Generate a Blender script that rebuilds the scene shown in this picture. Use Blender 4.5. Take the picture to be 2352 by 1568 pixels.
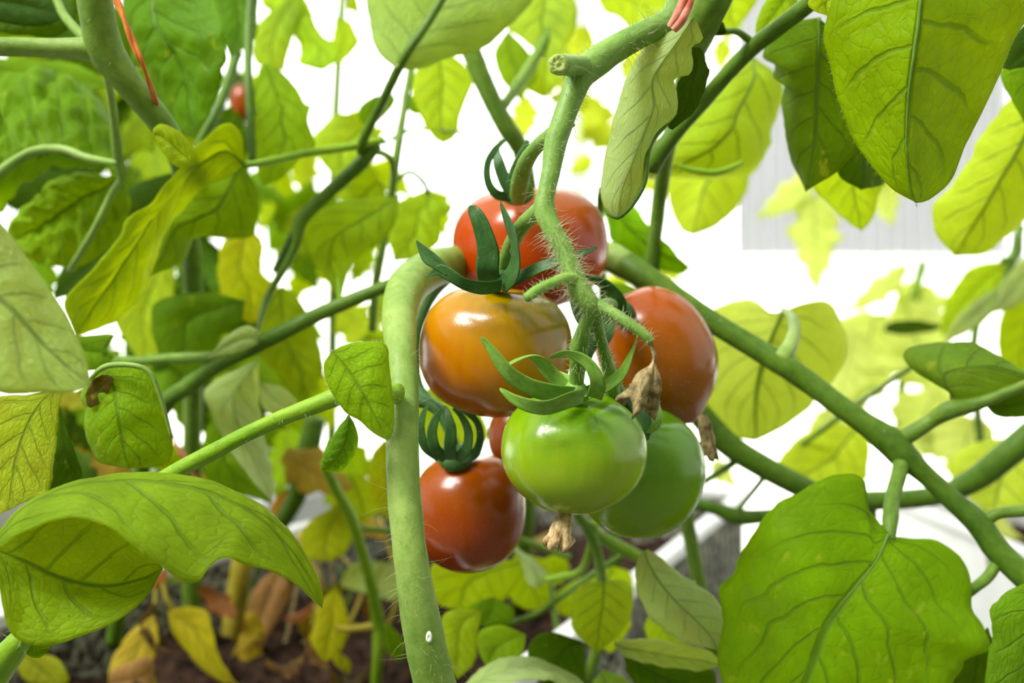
import bpy, math, random
import numpy as np
from mathutils import Vector, Matrix, noise

for o in list(bpy.data.objects):
    bpy.data.objects.remove(o)
random.seed(7)
SC = bpy.context.scene
C = SC.collection

# ------------------------------------------------------------------ camera
FPX = 2352 * 35 / 36.0          # focal length in pixels of the 2352x1568 frame
CZ = 0.45                       # lens height above the greenhouse floor
cam_d = bpy.data.cameras.new('camera')
cam_d.lens = 35
cam_d.sensor_width = 36
cam_d.clip_start = 0.02
cam = bpy.data.objects.new('camera', cam_d)
C.objects.link(cam)
cam.location = (0, 0, CZ)
cam.rotation_euler = (math.radians(90), 0, 0)
cam_d.dof.use_dof = True
cam_d.dof.focus_distance = 0.352
cam_d.dof.aperture_fstop = 7.0
SC.camera = cam

# ------------------------------------------------------------------ sky, daylight, exposure
W = bpy.data.worlds.new('overcast_sky')
SC.world = W
W.use_nodes = True
bg = W.node_tree.nodes['Background']
bg.inputs['Color'].default_value = (1.0, 0.99, 0.96, 1)
bg.inputs['Strength'].default_value = 0.5
sun_d = bpy.data.lights.new('daylight', 'SUN')
sun_d.energy = 13.0
sun_d.angle = math.radians(6)
sun_d.color = (1.0, 0.97, 0.9)
sun = bpy.data.objects.new('daylight', sun_d)
C.objects.link(sun)
sun.rotation_euler = Vector((-0.30, -1.0, -0.80)).to_track_quat('-Z', 'Y').to_euler()
# area lamp added front left above the lens for fruit highlights and fill
front_light_d = bpy.data.lights.new('added_front_light', 'AREA')
front_light_d.shape = 'RECTANGLE'
front_light_d.size = 1.45
front_light_d.size_y = .85
front_light_d.energy = 70.0
front_light_d.color = (1.0, .98, .94)
front_light = bpy.data.objects.new('added_front_light', front_light_d)
C.objects.link(front_light)
front_light.location = (-1.15, -.80, 2.23)
front_light.rotation_euler = (Vector((0, .42, .45)) - Vector(front_light.location)).to_track_quat('-Z', 'Y').to_euler()
SC.view_settings.view_transform = 'Standard'
SC.view_settings.look = 'None'
SC.view_settings.gamma = 1
SC.view_settings.exposure = 1.2
SC.view_settings.use_curve_mapping = False


# ------------------------------------------------------------------ helpers
def lin(c):
    return tuple(((v / 255) / 12.92 if v / 255 <= .04045 else ((v / 255 + .055) / 1.055) ** 2.4) for v in c)


def at(x, y, d):
    return np.array((d * (x - 1176) / FPX, d, CZ + d * (784 - y) / FPX))


def pts(s):
    return [tuple(float(q) for q in w.split(',')) for w in s.split()]


def spline(P, n):
    """Catmull-Rom through P (k x m), n samples spread by length of the first two or three columns."""
    P = np.array(P, float)
    k = len(P)
    if k == 2:
        t = np.linspace(0, 1, n)[:, None]
        return P[0] * (1 - t) + P[1] * t
    E = np.vstack([2 * P[0] - P[1], P, 2 * P[-1] - P[-2]])
    out = []
    for i in range(k - 1):
        p0, p1, p2, p3 = E[i:i + 4]
        t = np.linspace(0, 1, 14, endpoint=False)[:, None]
        out.append(.5 * ((2 * p1) + (p2 - p0) * t + (2 * p0 - 5 * p1 + 4 * p2 - p3) * t ** 2 + (3 * p1 - p0 - 3 * p2 + p3) * t ** 3))
    out = np.vstack(out + [P[-1:]])
    m = min(3, P.shape[1])
    L = np.concatenate([[0], np.cumsum(np.linalg.norm(np.diff(out[:, :m], axis=0), axis=1))])
    s = np.linspace(0, L[-1], n)
    return np.stack([np.interp(s, L, out[:, j]) for j in range(P.shape[1])], 1)


def mesh_obj(name, V, F, mats, parent=None, uv=None, smooth=True, midx=None):
    me = bpy.data.meshes.new(name)
    me.from_pydata([tuple(v) for v in V], [], [tuple(f) for f in F])
    for m in (mats if isinstance(mats, (list, tuple)) else [mats]):
        me.materials.append(m)
    if smooth:
        me.polygons.foreach_set('use_smooth', [True] * len(me.polygons))
    if midx is not None:
        me.polygons.foreach_set('material_index', midx)
    if uv is not None:
        l = me.uv_layers.new(name='UVMap')
        idx = np.zeros(len(me.loops), int)
        me.loops.foreach_get('vertex_index', idx)
        l.data.foreach_set('uv', np.array(uv, np.float32)[idx].ravel())
    me.update()
    o = bpy.data.objects.new(name, me)
    C.objects.link(o)
    if parent is not None:
        o.parent = parent
        o.matrix_parent_inverse = Matrix.Translation(-Vector(ROOT.get(parent.name, (0, 0, 0))))
    return o


ROOT = {}


def thing(name, label, cat, loc, group=None):
    o = bpy.data.objects.new(name, None)
    o.empty_display_size = .02
    C.objects.link(o)
    o.location = loc
    ROOT[o.name] = tuple(loc)
    o['label'] = label
    o['category'] = cat
    if group:
        o['group'] = group
    return o


def tag(o, label, cat, group=None, kind=None):
    o['label'] = label
    o['category'] = cat
    if group:
        o['group'] = group
    if kind:
        o['kind'] = kind
    return o


# ------------------------------------------------------------------ materials
class NT:
    def __init__(s, name):
        s.m = bpy.data.materials.new(name)
        s.m.use_nodes = True
        s.t = s.m.node_tree
        s.t.nodes.clear()
        s.out = s.t.nodes.new('ShaderNodeOutputMaterial')

    def n(s, kind, **kw):
        nd = s.t.nodes.new('ShaderNode' + kind)
        for k, v in kw.items():
            setattr(nd, k, v)
        return nd

    def link(s, a, b):
        s.t.links.new(a, b)

    def put(s, sock, v):
        if hasattr(v, 'default_value') or hasattr(v, 'is_linked'):
            s.t.links.new(v, sock)
        else:
            sock.default_value = v

    def math(s, op, a, b=0.0, c=0.0, clamp=False):
        nd = s.n('Math', operation=op, use_clamp=clamp)
        for i, v in enumerate((a, b, c)):
            s.put(nd.inputs[i], v)
        return nd.outputs[0]

    def ramp(s, fac, stops, interp='LINEAR'):
        nd = s.n('ValToRGB')
        nd.color_ramp.interpolation = interp
        e = nd.color_ramp.elements
        while len(e) < len(stops):
            e.new(.5)
        for el, (p, c) in zip(e, stops):
            el.position = p
            el.color = (*c, 1) if len(c) == 3 else c
        s.put(nd.inputs[0], fac)
        return nd.outputs[0]

    def step(s, v, a, b):
        nd = s.n('MapRange', interpolation_type='SMOOTHSTEP')
        s.put(nd.inputs[0], v)
        nd.inputs[1].default_value = a
        nd.inputs[2].default_value = b
        return nd.outputs[0]

    def mix(s, fac, a, b, blend='MIX'):
        nd = s.n('Mix', data_type='RGBA', blend_type=blend)
        s.put(nd.inputs[0], fac)
        s.put(nd.inputs[6], a)
        s.put(nd.inputs[7], b)
        return nd.outputs[2]

    def noise(s, vec, scale, detail=3, rough=.5, out=0):
        nd = s.n('TexNoise')
        if vec is not None:
            s.link(vec, nd.inputs['Vector'])
        nd.inputs['Scale'].default_value = scale
        nd.inputs['Detail'].default_value = detail
        nd.inputs['Roughness'].default_value = rough
        return nd.outputs[out]

    def mapping(s, vec, scale):
        nd = s.n('Mapping')
        s.link(vec, nd.inputs[0])
        nd.inputs['Scale'].default_value = scale
        return nd.outputs[0]

    def bump(s, h, strength, dist):
        nd = s.n('Bump')
        nd.inputs['Strength'].default_value = strength
        nd.inputs['Distance'].default_value = dist
        s.link(h, nd.inputs['Height'])
        return nd.outputs[0]

    def principled(s, col, rough=.5, spec=.5, normal=None, **kw):
        p = s.n('BsdfPrincipled')
        s.put(p.inputs['Base Color'], col if not isinstance(col, tuple) else (*col[:3], 1))
        s.put(p.inputs['Roughness'], rough)
        p.inputs['Specular IOR Level'].default_value = spec
        if normal is not None:
            s.link(normal, p.inputs['Normal'])
        for k, v in kw.items():
            p.inputs[k.replace('_', ' ')].default_value = v
        return p.outputs[0]


def leaf_material(name, under):
    """Leaf skin: the leaf's own colour (object colour) with pinnate veins, net veins and mottling, letting light through."""
    k = NT(name)
    info = k.n('ObjectInfo')
    uvn = k.n('UVMap')
    tc = k.n('TexCoord')
    sep = k.n('SeparateXYZ')
    k.link(uvn.outputs[0], sep.inputs[0])
    wob = k.math('MULTIPLY', k.math('SUBTRACT', k.noise(uvn.outputs[0], 7, 2), .5), .10)
    u = sep.outputs[0]
    v = k.math('MULTIPLY_ADD', sep.outputs[1], 2, -1)
    av = k.math('ABSOLUTE', v)
    mid = k.math('SUBTRACT', 1, k.step(av, .015, .055))
    # side veins sweep from the midrib towards the tip
    side = k.math('MULTIPLY', k.math('GREATER_THAN', v, 0), .45)
    s = k.math('ADD', k.math('ADD', k.math('MULTIPLY', u, k.math('MULTIPLY', info.outputs['Alpha'], 6.5)), k.math('MULTIPLY', av, k.math('MULTIPLY', info.outputs['Object Index'], -.1))), k.math('ADD', side, k.math('MULTIPLY', wob, 3)))
    s = k.math('ADD', s, k.math('MULTIPLY', info.outputs['Random'], 3))
    fr = k.math('MULTIPLY', k.math('ABSOLUTE', k.math('SUBTRACT', k.math('FRACT', s), .5)), 2)     # 1 on the vein
    sv = k.math('MULTIPLY', k.step(fr, .84, .97), k.math('SUBTRACT', 1, k.step(av, .55, .97)))
    vor = k.n('TexVoronoi', feature='DISTANCE_TO_EDGE')
    mp = k.mapping(uvn.outputs[0], (1, 1, 1))
    k.link(mp, vor.inputs['Vector'])
    vor.inputs['Scale'].default_value = 17
    net = k.math('SUBTRACT', 1, k.step(vor.outputs['Distance'], .0, .09))
    vein = k.math('MAXIMUM', k.math('MAXIMUM', mid, k.math('MULTIPLY', sv, .8)), k.math('MULTIPLY', net, .15), clamp=True)
    mot = k.noise(tc.outputs['Object'], 55, 4, .6)
    mot2 = k.noise(tc.outputs['Object'], 420, 2, .5)
    spot = k.step(k.noise(tc.outputs['Object'], 120, 3, .6), .63, .70)
    base = info.outputs['Color']
    hsv = k.n('HueSaturation')
    k.link(base, hsv.inputs['Color'])
    k.link(k.math('MULTIPLY_ADD', mot, .7, .65), hsv.inputs['Value'])
    col = hsv.outputs[0]
    col = k.mix(k.math('MULTIPLY', spot, .35), col, (.42, .50, .07, 1))
    speck = k.step(k.noise(tc.outputs['Object'], 700, 1, .5), .765, .80)
    col = k.mix(k.math('MULTIPLY', speck, .75), col, (.012, .022, .006, 1))
    # let-through colour: yellower and more saturated than the skin
    tr = k.mix(1.0, col, (3.0, 2.0, 1.3, 1), 'MULTIPLY')
    tr = k.mix(.25, tr, (.85, .90, .02, 1))
    tr = k.mix(1.0, tr, (.86, .95, .42, 1), 'DARKEN')
    tr = k.mix(k.math('MULTIPLY', vein, .28 if under else .55), tr, (.12, .24, .004, 1))
    if under:
        ref = k.mix(.42, col, (.36, .46, .20, 1))
        ref = k.mix(k.math('MULTIPLY', vein, .18), ref, (.20, .32, .10, 1))
    else:
        ref = k.mix(k.math('MULTIPLY', vein, .30), col, (.26, .42, .08, 1))
    cell = k.step(vor.outputs['Distance'], .0, .35)
    h = k.math('ADD', k.math('MULTIPLY', vein, .8 if under else -1.1), k.math('ADD', k.math('ADD', k.math('MULTIPLY', mot, 1.2), k.math('MULTIPLY', cell, -.2 if under else .2)), k.math('MULTIPLY', mot2, .6)))
    nrm = k.bump(h, .75, .0009)
    p = k.principled(ref, .58 if under else .5, .14, nrm)
    t = k.n('BsdfTranslucent')
    k.link(tr, t.inputs[0])
    k.link(nrm, t.inputs[1])
    mx = k.n('MixShader')
    mx.inputs[0].default_value = .46 if under else .64
    k.link(p, mx.inputs[1])
    k.link(t.outputs[0], mx.inputs[2])
    k.link(mx.outputs[0], k.out.inputs[0])
    return k.m


M_TOP = leaf_material('leaf_upper_skin', False)
M_UND = leaf_material('leaf_under_skin', True)


def stem_material(name, a, b, streak=.5, rough=.5):
    k = NT(name)
    uvn = k.n('UVMap')
    tc = k.n('TexCoord')
    st = k.noise(k.mapping(uvn.outputs[0], (14, 9, 1)), 1.0, 3, .6)
    big = k.noise(tc.outputs['Object'], 28, 3)
    fine = k.noise(tc.outputs['Object'], 900, 2)
    f = k.math('ADD', k.math('MULTIPLY', st, streak), k.math('MULTIPLY', big, 1 - streak))
    col = k.ramp(f, [(.36, lin(a)), (.64, lin(b))])
    pale = k.step(k.noise(tc.outputs['Object'], 620, 2), .68, .78)
    col = k.mix(k.math('MULTIPLY', pale, .25), col, (*lin((205, 215, 150)), 1))
    h = k.math('ADD', k.math('MULTIPLY', st, .7), k.math('MULTIPLY', fine, .6))
    nrm = k.bump(h, .4, .0005)
    p = k.principled(col, rough, .3, nrm)
    k.link(p, k.out.inputs[0])
    return k.m


M_STEM = stem_material('stem_green', (80, 116, 26), (120, 152, 54))
M_STEM_PALE = stem_material('stem_pale_green', (108, 142, 50), (146, 172, 86))
M_STEM_DARK = stem_material('stem_dark_green', (62, 96, 14), (94, 128, 30))
M_STEM_BRIGHT = stem_material('stem_bright_green', (104, 148, 14), (140, 174, 40))
M_STEM_YELLOW = stem_material('stem_yellow', (160, 146, 36), (190, 172, 66))
M_SEPAL = stem_material('sepal_green', (96, 142, 40), (140, 178, 78))
M_SEPAL_DARK = stem_material('sepal_dark_green', (40, 78, 28), (68, 108, 50))
M_TRUSS = stem_material('truss_green', (92, 132, 44), (130, 166, 76))


def simple(name, a, b, scale=40, rough=.7, spec=.3, bump=.3, dist=.001, detail=4, lo=.35, hi=.65):
    k = NT(name)
    tc = k.n('TexCoord')
    f = k.noise(tc.outputs['Object'], scale, detail, .6)
    nrm = k.bump(f, bump, dist)
    k.link(k.principled(k.ramp(f, [(lo, lin(a)), (hi, lin(b))]), rough, spec, nrm), k.out.inputs[0])
    return k.m


def hair_material():
    k = NT('plant_hair')
    p = k.principled(lin((226, 226, 190)), .4, .4)
    t = k.n('BsdfTranslucent')
    t.inputs[0].default_value = (.8, .8, .62, 1)
    mx = k.n('MixShader')
    mx.inputs[0].default_value = .5
    k.link(p, mx.inputs[1])
    k.link(t.outputs[0], mx.inputs[2])
    k.link(mx.outputs[0], k.out.inputs[0])
    return k.m


M_HAIR = hair_material()
M_DRY = simple('dried_petal', (150, 118, 70), (222, 196, 148), 300, .8, .2, .6, .0008)
M_DRY_DARK = simple('dried_flower_grey', (96, 80, 48), (176, 158, 112), 300, .8, .2, .6, .0008)
M_TWINE = simple('orange_twine', (176, 92, 26), (206, 124, 48), 200, .7, .3, .4, .0006)
M_TWINE_RED = simple('salmon_twine', (190, 92, 70), (226, 150, 128), 160, .6, .3, .4, .0006)
M_SOIL = simple('dark_potting_soil', (18, 14, 11), (84, 62, 48), 90, .95, .1, 1.0, .012, 6)
M_FLOOR = simple('concrete_floor', (92, 92, 82), (110, 110, 98), 6, .8, .2, .2, .002)
M_WHITE = simple('white_planter_plastic', (222, 224, 226), (236, 238, 240), 8, .45, .4, .1, .001)
M_GREYBOX = simple('grey_planter_plastic', (120, 122, 120), (150, 150, 146), 12, .5, .4, .1, .001)
M_PERLITE = simple('speckled_substrate', (52, 52, 44), (176, 174, 160), 150, .95, .1, 1.0, .006, 5, .42, .62)
M_DARK_WALL = simple('dark_unseen_wall', (44, 50, 34), (60, 66, 46), 5, .8, .2, .3, .004)
M_ALU = simple('white_aluminium', (214, 216, 216), (230, 232, 232), 10, .4, .4, .05, .001)
M_PIPE = simple('white_pipe', (216, 216, 226), (236, 236, 244), 10, .3, .5, .05, .001)
M_PITH = simple('cut_stem_pith', (126, 150, 56), (186, 202, 122), 700, .7, .2, .8, .0006)
M_SPECK = simple('white_scar', (225, 228, 215), (240, 242, 235), 400, .6, .3, .3, .0004)


def poly_material(name, fac, col):
    k = NT(name)
    p = k.principled(col, .35, .4)
    t = k.n('BsdfTranslucent')
    t.inputs[0].default_value = (*col, 1)
    mx = k.n('MixShader')
    mx.inputs[0].default_value = fac
    k.link(p, mx.inputs[1])
    k.link(t.outputs[0], mx.inputs[2])
    k.link(mx.outputs[0], k.out.inputs[0])
    return k.m


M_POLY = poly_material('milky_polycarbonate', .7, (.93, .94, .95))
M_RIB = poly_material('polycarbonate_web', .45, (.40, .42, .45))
M_GREY_SHEET = poly_material('grey_polycarbonate', .7, (.70, .705, .715))
M_FLUTE = poly_material('sheet_flute', .9, (.93, .93, .94))
M_KNEE = poly_material('milky_lower_sheet', .6, (.93, .95, .92))


def tomato_material(name, stops, lo_col=None, lo_amt=0, side=None, rough=.21, streak=.35, z0=-.03, z1=.03, sss=.06):
    """Skin colour runs from the blossom end (0) to the stem end (1), with streaks along the meridians."""
    k = NT(name)
    tc = k.n('TexCoord')
    sep = k.n('SeparateXYZ')
    k.link(tc.outputs['Object'], sep.inputs[0])
    zz = k.n('MapRange')
    k.link(sep.outputs[2], zz.inputs[0])
    zz.inputs[1].default_value = z0
    zz.inputs[2].default_value = z1
    st = k.noise(k.mapping(tc.outputs['Object'], (230, 230, 22)), 1, 3, .55)
    big = k.noise(tc.outputs['Object'], 38, 2)
    f = k.math('ADD', zz.outputs[0], k.math('MULTIPLY', k.math('SUBTRACT', st, .5), streak))
    f = k.math('ADD', f, k.math('MULTIPLY', k.math('SUBTRACT', big, .5), .14))
    if side is not None:
        f = k.math('ADD', f, k.math('MULTIPLY', sep.outputs[0], side))
    col = k.ramp(f, [(p, lin(c)) for p, c in stops])
    dots = k.n('TexVoronoi')
    k.link(tc.outputs['Object'], dots.inputs['Vector'])
    dots.inputs['Scale'].default_value = 900
    dm = k.math('SUBTRACT', 1, k.step(dots.outputs['Distance'], .08, .2))
    col = k.mix(k.math('MULTIPLY', dm, .3), col, (*lin((216, 160, 30)), 1))
    fine = k.noise(tc.outputs['Object'], 1100, 2)
    nrm = k.bump(fine, .12, .0003)
    p = k.principled(col, rough, .5, nrm, Subsurface_Weight=sss, Subsurface_Scale=.006)
    p.node.inputs['Subsurface Radius'].default_value = (1.0, .6, .15)
    k.link(p, k.out.inputs[0])
    return k.m


# ------------------------------------------------------------------ shape builders
def frames(P):
    T = np.gradient(P, axis=0)
    T /= np.linalg.norm(T, axis=1)[:, None] + 1e-12
    N = np.zeros_like(P)
    ref = np.array((0, -1, 0.)) if abs(T[0][1]) < .9 else np.array((0, 0, 1.))
    n = ref - T[0] * ref.dot(T[0])
    n /= np.linalg.norm(n)
    for i in range(len(P)):
        n = n - T[i] * n.dot(T[i])
        n /= np.linalg.norm(n) + 1e-12
        N[i] = n
    return T, N, np.cross(T, N)


def tube_geo(P, R, sides=12, rough=0.0, flat=None, twist=0.0, cup=0.0, seed=0):
    """closed tube; flat = thickness/width ratio for ribbons; cup bends the section"""
    T, N, B = frames(P)
    V, UV, F = [], [], []
    n = len(P)
    L = np.concatenate([[0], np.cumsum(np.linalg.norm(np.diff(P, axis=0), axis=1))])
    for i in range(n):
        tw = twist * i / (n - 1) if not np.ndim(twist) else np.interp(i / (n - 1), np.linspace(0, 1, len(twist)), twist)
        ca, sa = math.cos(tw), math.sin(tw)
        w = B[i] * ca + N[i] * sa
        h = -B[i] * sa + N[i] * ca
        for j in range(sides):
            a = 2 * math.pi * j / sides
            x, y = math.cos(a), math.sin(a)
            if flat is not None:
                y = y * flat + cup * (x * x - .5)
            r = R[i]
            if rough:
                q = P[i] * 160 + np.array((x, y, seed)) * 1.3
                r *= 1 + rough * noise.noise(Vector(q))
            V.append(P[i] + (w * x + h * y) * r)
            UV.append((L[i] * 12, j / sides))
    for i in range(n - 1):
        for j in range(sides):
            a, b = i * sides + j, i * sides + (j + 1) % sides
            F.append((a, b, b + sides, a + sides))
    V.append(P[0] - T[0] * R[0] * .25)
    UV.append((0, 0))
    V.append(P[-1] + T[-1] * R[-1] * .25)
    UV.append((L[-1] * 12, 0))
    for j in range(sides):
        F.append((n * sides, (j + 1) % sides, j))
        F.append((n * sides + 1, (n - 1) * sides + j, (n - 1) * sides + (j + 1) % sides))
    return V, F, UV


def px_path(s, n):
    """'x,y,depth,widthpx ...' -> points and radii in metres"""
    S = spline(pts(s) if isinstance(s, str) else s, n)
    P = np.array([at(a, b, d) for a, b, d, w in S])
    R = S[:, 3] * .5 * S[:, 2] / FPX
    return P, R


def stem(pl, s, mat=None, name='stem', n=40, sides=14, rough=.04, hairs=0, hl=.0025, seed=0):
    P, R = px_path(s, n)
    V, F, UV = tube_geo(P, np.maximum(R, .0002), sides, rough, seed=seed)
    o = mesh_obj(name, V, F, mat or M_STEM, pl, UV)
    if hairs:
        hairs_on(pl, [(P, R)], hairs, hl, seed, under=o)
    return o


def hair_geo(V, F, p, d, bend, ln, r0):
    """one tapering curved hair, three-sided"""
    k = 5
    base = len(V)
    d = d / (np.linalg.norm(d) + 1e-9)
    s = np.cross(d, (0.3, .5, .8))
    s /= np.linalg.norm(s) + 1e-9
    t = np.cross(d, s)
    for i in range(k):
        f = i / (k - 1)
        c = p + d * ln * f + bend * ln * f * f
        r = r0 * (1 - .75 * f)
        for j in range(3):
            a = 2.094 * j
            V.append(c + (s * math.cos(a) + t * math.sin(a)) * r)
    for i in range(k - 1):
        for j in range(3):
            a, b = base + i * 3 + j, base + i * 3 + (j + 1) % 3
            F.append((a, b, b + 3, a + 3))
    F.append((base + k * 3 - 3, base + k * 3 - 2, base + k * 3 - 1))


def hairs_on(pl, tubes, count, ln, seed=0, r0=.00009, under=None):
    rng = random.Random(seed + 11)
    V, F = [], []
    for P, R in tubes:
        T, N, B = frames(P)
        for _ in range(count):
            i = rng.uniform(0, len(P) - 1.001)
            k = int(i)
            f = i - k
            a = rng.uniform(0, 2 * math.pi)
            d = N[k] * math.cos(a) + B[k] * math.sin(a)
            p = P[k] * (1 - f) + P[k + 1] * f + d * R[k] * .95
            dd = d + T[k] * rng.uniform(-.5, .5)
            bend = np.array((rng.uniform(-.5, .5), rng.uniform(-.3, .3), rng.uniform(-.7, .3)))
            hair_geo(V, F, p, dd, bend, ln * rng.uniform(.35, 1.25), r0 * rng.uniform(.7, 1.2))
    o = mesh_obj('fine_hairs', V, F, M_HAIR, under if under is not None else pl)
    if under is not None:
        o.matrix_parent_inverse = Matrix.Identity(4)
    o['kind'] = 'stuff'
    return o


def fix_sub(o):
    o.matrix_parent_inverse = Matrix.Identity(4)
    return o


def blade(name, pl, Mc, A, B, tint, under=False, cup=.12, quilt=.0011, wave=.035, nv=9, midrib=True, thick=.0003, seed=0, vf=1.0, sweep=1.5, crinkle=.0005, mr=1.0):
    """leaf blade lofted from midrib to its two edges; a closed thin sheet with an upper and an under skin"""
    n = len(Mc)
    rows = np.concatenate([np.linspace(-1, 0, nv), np.linspace(0, 1, nv)[1:]])
    V = np.zeros((n, len(rows), 3))
    UV = np.zeros((n, len(rows), 2))
    wid = np.linalg.norm(A - B, axis=1)
    Wm = wid.max()
    tang = np.gradient(Mc, axis=0)
    nrm = np.cross(tang, B - A)
    nl = np.linalg.norm(nrm, axis=1)
    mean = nrm.sum(0)
    mean /= np.linalg.norm(mean) + 1e-12
    nrm = np.where(nl[:, None] > 1e-12, nrm / (nl[:, None] + 1e-12), mean)
    nrm = nrm * .6 + mean * .4
    nrm /= np.linalg.norm(nrm, axis=1)[:, None] + 1e-12
    flip = (mean.dot(np.array((0, 0, CZ)) - Mc[n // 2]) < 0)
    sg = -1 if flip else 1
    uu = np.linspace(0, 1, n)
    for j, v in enumerate(rows):
        E = A if v < 0 else B
        a = abs(v)
        V[:, j] = Mc + (E - Mc) * a
        UV[:, j, 0] = uu
        UV[:, j, 1] = v * .5 + .5
        s = uu * 6.5 * vf - a * sweep + (.45 if v > 0 else 0)
        q = np.abs(np.sin(math.pi * s)) ** .6 * (1 - a ** 4) * min(1, a * 3)
        h = sg * (cup * wid * .5 * (a - a * a) * 2 * np.sin(math.pi * uu) ** .6 + quilt * q * (wid / Wm))
        V[:, j] += nrm * h[:, None]
    rs = seed * 7.31
    fr = 2.6 / max(Wm, 1e-4)
    for i in range(n):
        for j, v in enumerate(rows):
            p = V[i, j] * fr
            V[i, j] += nrm[i] * (noise.noise(Vector((p[0] + rs, p[1], p[2] - rs))) * wave * Wm * (.35 + abs(v)) * math.sin(math.pi * min(1, uu[i] * 1.0)) ** .5)
    for i in range(n):
        for j, v in enumerate(rows):
            p = V[i, j] * (.30 / max(.02, Wm * .35)) * 10
            V[i, j] += nrm[i] * (crinkle * min(1, wid[i] / Wm * 1.5) * (noise.noise(Vector(p)) + .5 * noise.noise(Vector(p * 2.1))))
    m = len(rows)
    F = []
    for i in range(n - 1):
        for j in range(m - 1):
            f = (i * m + j, i * m + j + 1, (i + 1) * m + j + 1, (i + 1) * m + j)
            F.append(f[::-1])
    # face normal of F reversed: check against camera
    if True:
        a, b, c = V.reshape(-1, 3)[list(F[(n // 2) * (m - 1) + m // 2 - 1])[:3]]
        nn = np.cross(b - a, c - a)
        if nn.dot(mean) * (1 if not flip else -1) < 0:
            F = [f[::-1] for f in F]
    o = mesh_obj(name, V.reshape(-1, 3), F, [M_UND, M_TOP] if under else [M_TOP, M_UND], pl, UV.reshape(-1, 2))
    o.color = (*lin(tint), vf)
    o.pass_index = int(round(sweep * 10))
    md = o.modifiers.new('thickness', 'SOLIDIFY')
    md.thickness = thick
    md.offset = -1
    md.material_offset = 1
    md.material_offset_rim = 0
    md.use_even_offset = False
    if midrib:
        Pm = V[:, nv - 1] + nrm * (sg * (.0001 if under else -.0005))
        R = np.linspace(.0008, .0002, n) * mr * min(1.4, max(.5, Wm / .05))
        v2, f2, u2 = tube_geo(Pm, R, 6)
        r = mesh_obj('midrib', v2, f2, M_STEM_PALE if under else M_STEM, o, u2)
        fix_sub(r)
    return o


def leaf(pl, A, B, d, tint, M=None, e=(0, 0), n=44, name='leaf', teeth=.016, **kw):
    """leaf from its two traced edges (base to tip) with depths along the midrib and depth offsets of both edges"""
    a = spline(pts(A), n)
    b = spline(pts(B), n)
    m = spline(pts(M), n) if M else (a + b) / 2
    sz = max(np.ptp(a[:, 0]), np.ptp(a[:, 1]), np.ptp(b[:, 0]), np.ptp(b[:, 1]))
    for q, ph in ((a, 0.0), (b, 9.0)):          # margin gently scalloped and toothed
        t = np.linspace(0, 1, n)
        off = q - m
        ln = np.linalg.norm(off, axis=1)[:, None] + 1e-6
        w = np.array([noise.noise(Vector((k * 11.0, ph, sz * .01))) + .6 * noise.noise(Vector((k * 27.0, ph, sz * .02))) for k in t])
        q += off / ln * np.minimum(ln, teeth * sz) * (w * np.sin(math.pi * t) ** .5)[:, None]
    # edges start and end on the midrib
    dd = np.interp(np.linspace(0, 1, n), np.linspace(0, 1, len(d)), d) if np.ndim(d) else np.full(n, d)
    sn = np.sin(np.linspace(0, math.pi, n)) ** .7
    A3 = np.array([at(x, y, z + e[0] * s) for (x, y), z, s in zip(a, dd, sn)])
    B3 = np.array([at(x, y, z + e[1] * s) for (x, y), z, s in zip(b, dd, sn)])
    M3 = np.array([at(x, y, z) for (x, y), z in zip(m, dd)])
    kw.setdefault('seed', int(a[0][0] + a[-1][1]))
    return blade(name, pl, M3, A3, B3, tint, **kw)


def grow(pl, base, tip, width, tint, roll=0.0, droop=.15, lobes=4, seed=0, fold=.25, n=30, name='leaf', **kw):
    """leaf grown from a base point to a tip point (pixel x, y, depth), ovate with toothed lobes"""
    rng = random.Random(seed)
    b, t = at(*base), at(*tip)
    ax = t - b
    L = np.linalg.norm(ax)
    ax /= L
    view = b / np.linalg.norm(b)
    view = np.array((b[0], b[1], b[2] - CZ))
    view /= np.linalg.norm(view)
    s = np.cross(ax, view)
    s /= np.linalg.norm(s)
    nn = np.cross(s, ax)
    sd = s * math.cos(roll) + nn * math.sin(roll)
    up = np.cross(sd, ax)
    u = np.linspace(0, 1, n)
    w = width * base[2] / FPX * .5
    ph = rng.uniform(0, 6)
    prof = np.clip(u / .33, 0, 1) ** .55 * np.clip((1 - u) / .67, 0, 1) ** .85
    lob1 = 1 + .16 * np.sin(u * lobes * 6.28 + ph) + .09 * np.sin(u * 41 + ph)
    lob2 = 1 + .16 * np.sin(u * lobes * 6.28 + ph + 2) + .09 * np.sin(u * 37 + ph)
    arc = 4 * (u - u * u) * droop * L
    Mc = b + ax * (u * L)[:, None] + up * arc[:, None]
    bk = -.12 * np.exp(-u * 9) * L
    A = Mc + (sd * (w * prof * lob1)[:, None]) + ax * (bk * prof ** .3)[:, None] + up * (fold * w * prof)[:, None]
    B = Mc - (sd * (w * prof * lob2)[:, None]) + ax * (bk * prof ** .3)[:, None] + up * (fold * w * prof)[:, None]
    return blade(name, pl, Mc, A, B, tint, seed=seed, nv=6, **kw)


def ribbon(pl, s, mat, name='sepal', n=26, flat=.22, twist=0.0, cup=.25, sides=10, hairs=0, sub=False):
    P, R = px_path(s, n)
    V, F, UV = tube_geo(P, np.maximum(R, .00015), sides, .05, flat=flat, twist=twist, cup=cup)
    o = mesh_obj(name, V, F, mat, pl, UV)
    if sub:
        fix_sub(o)
    return o


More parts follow.
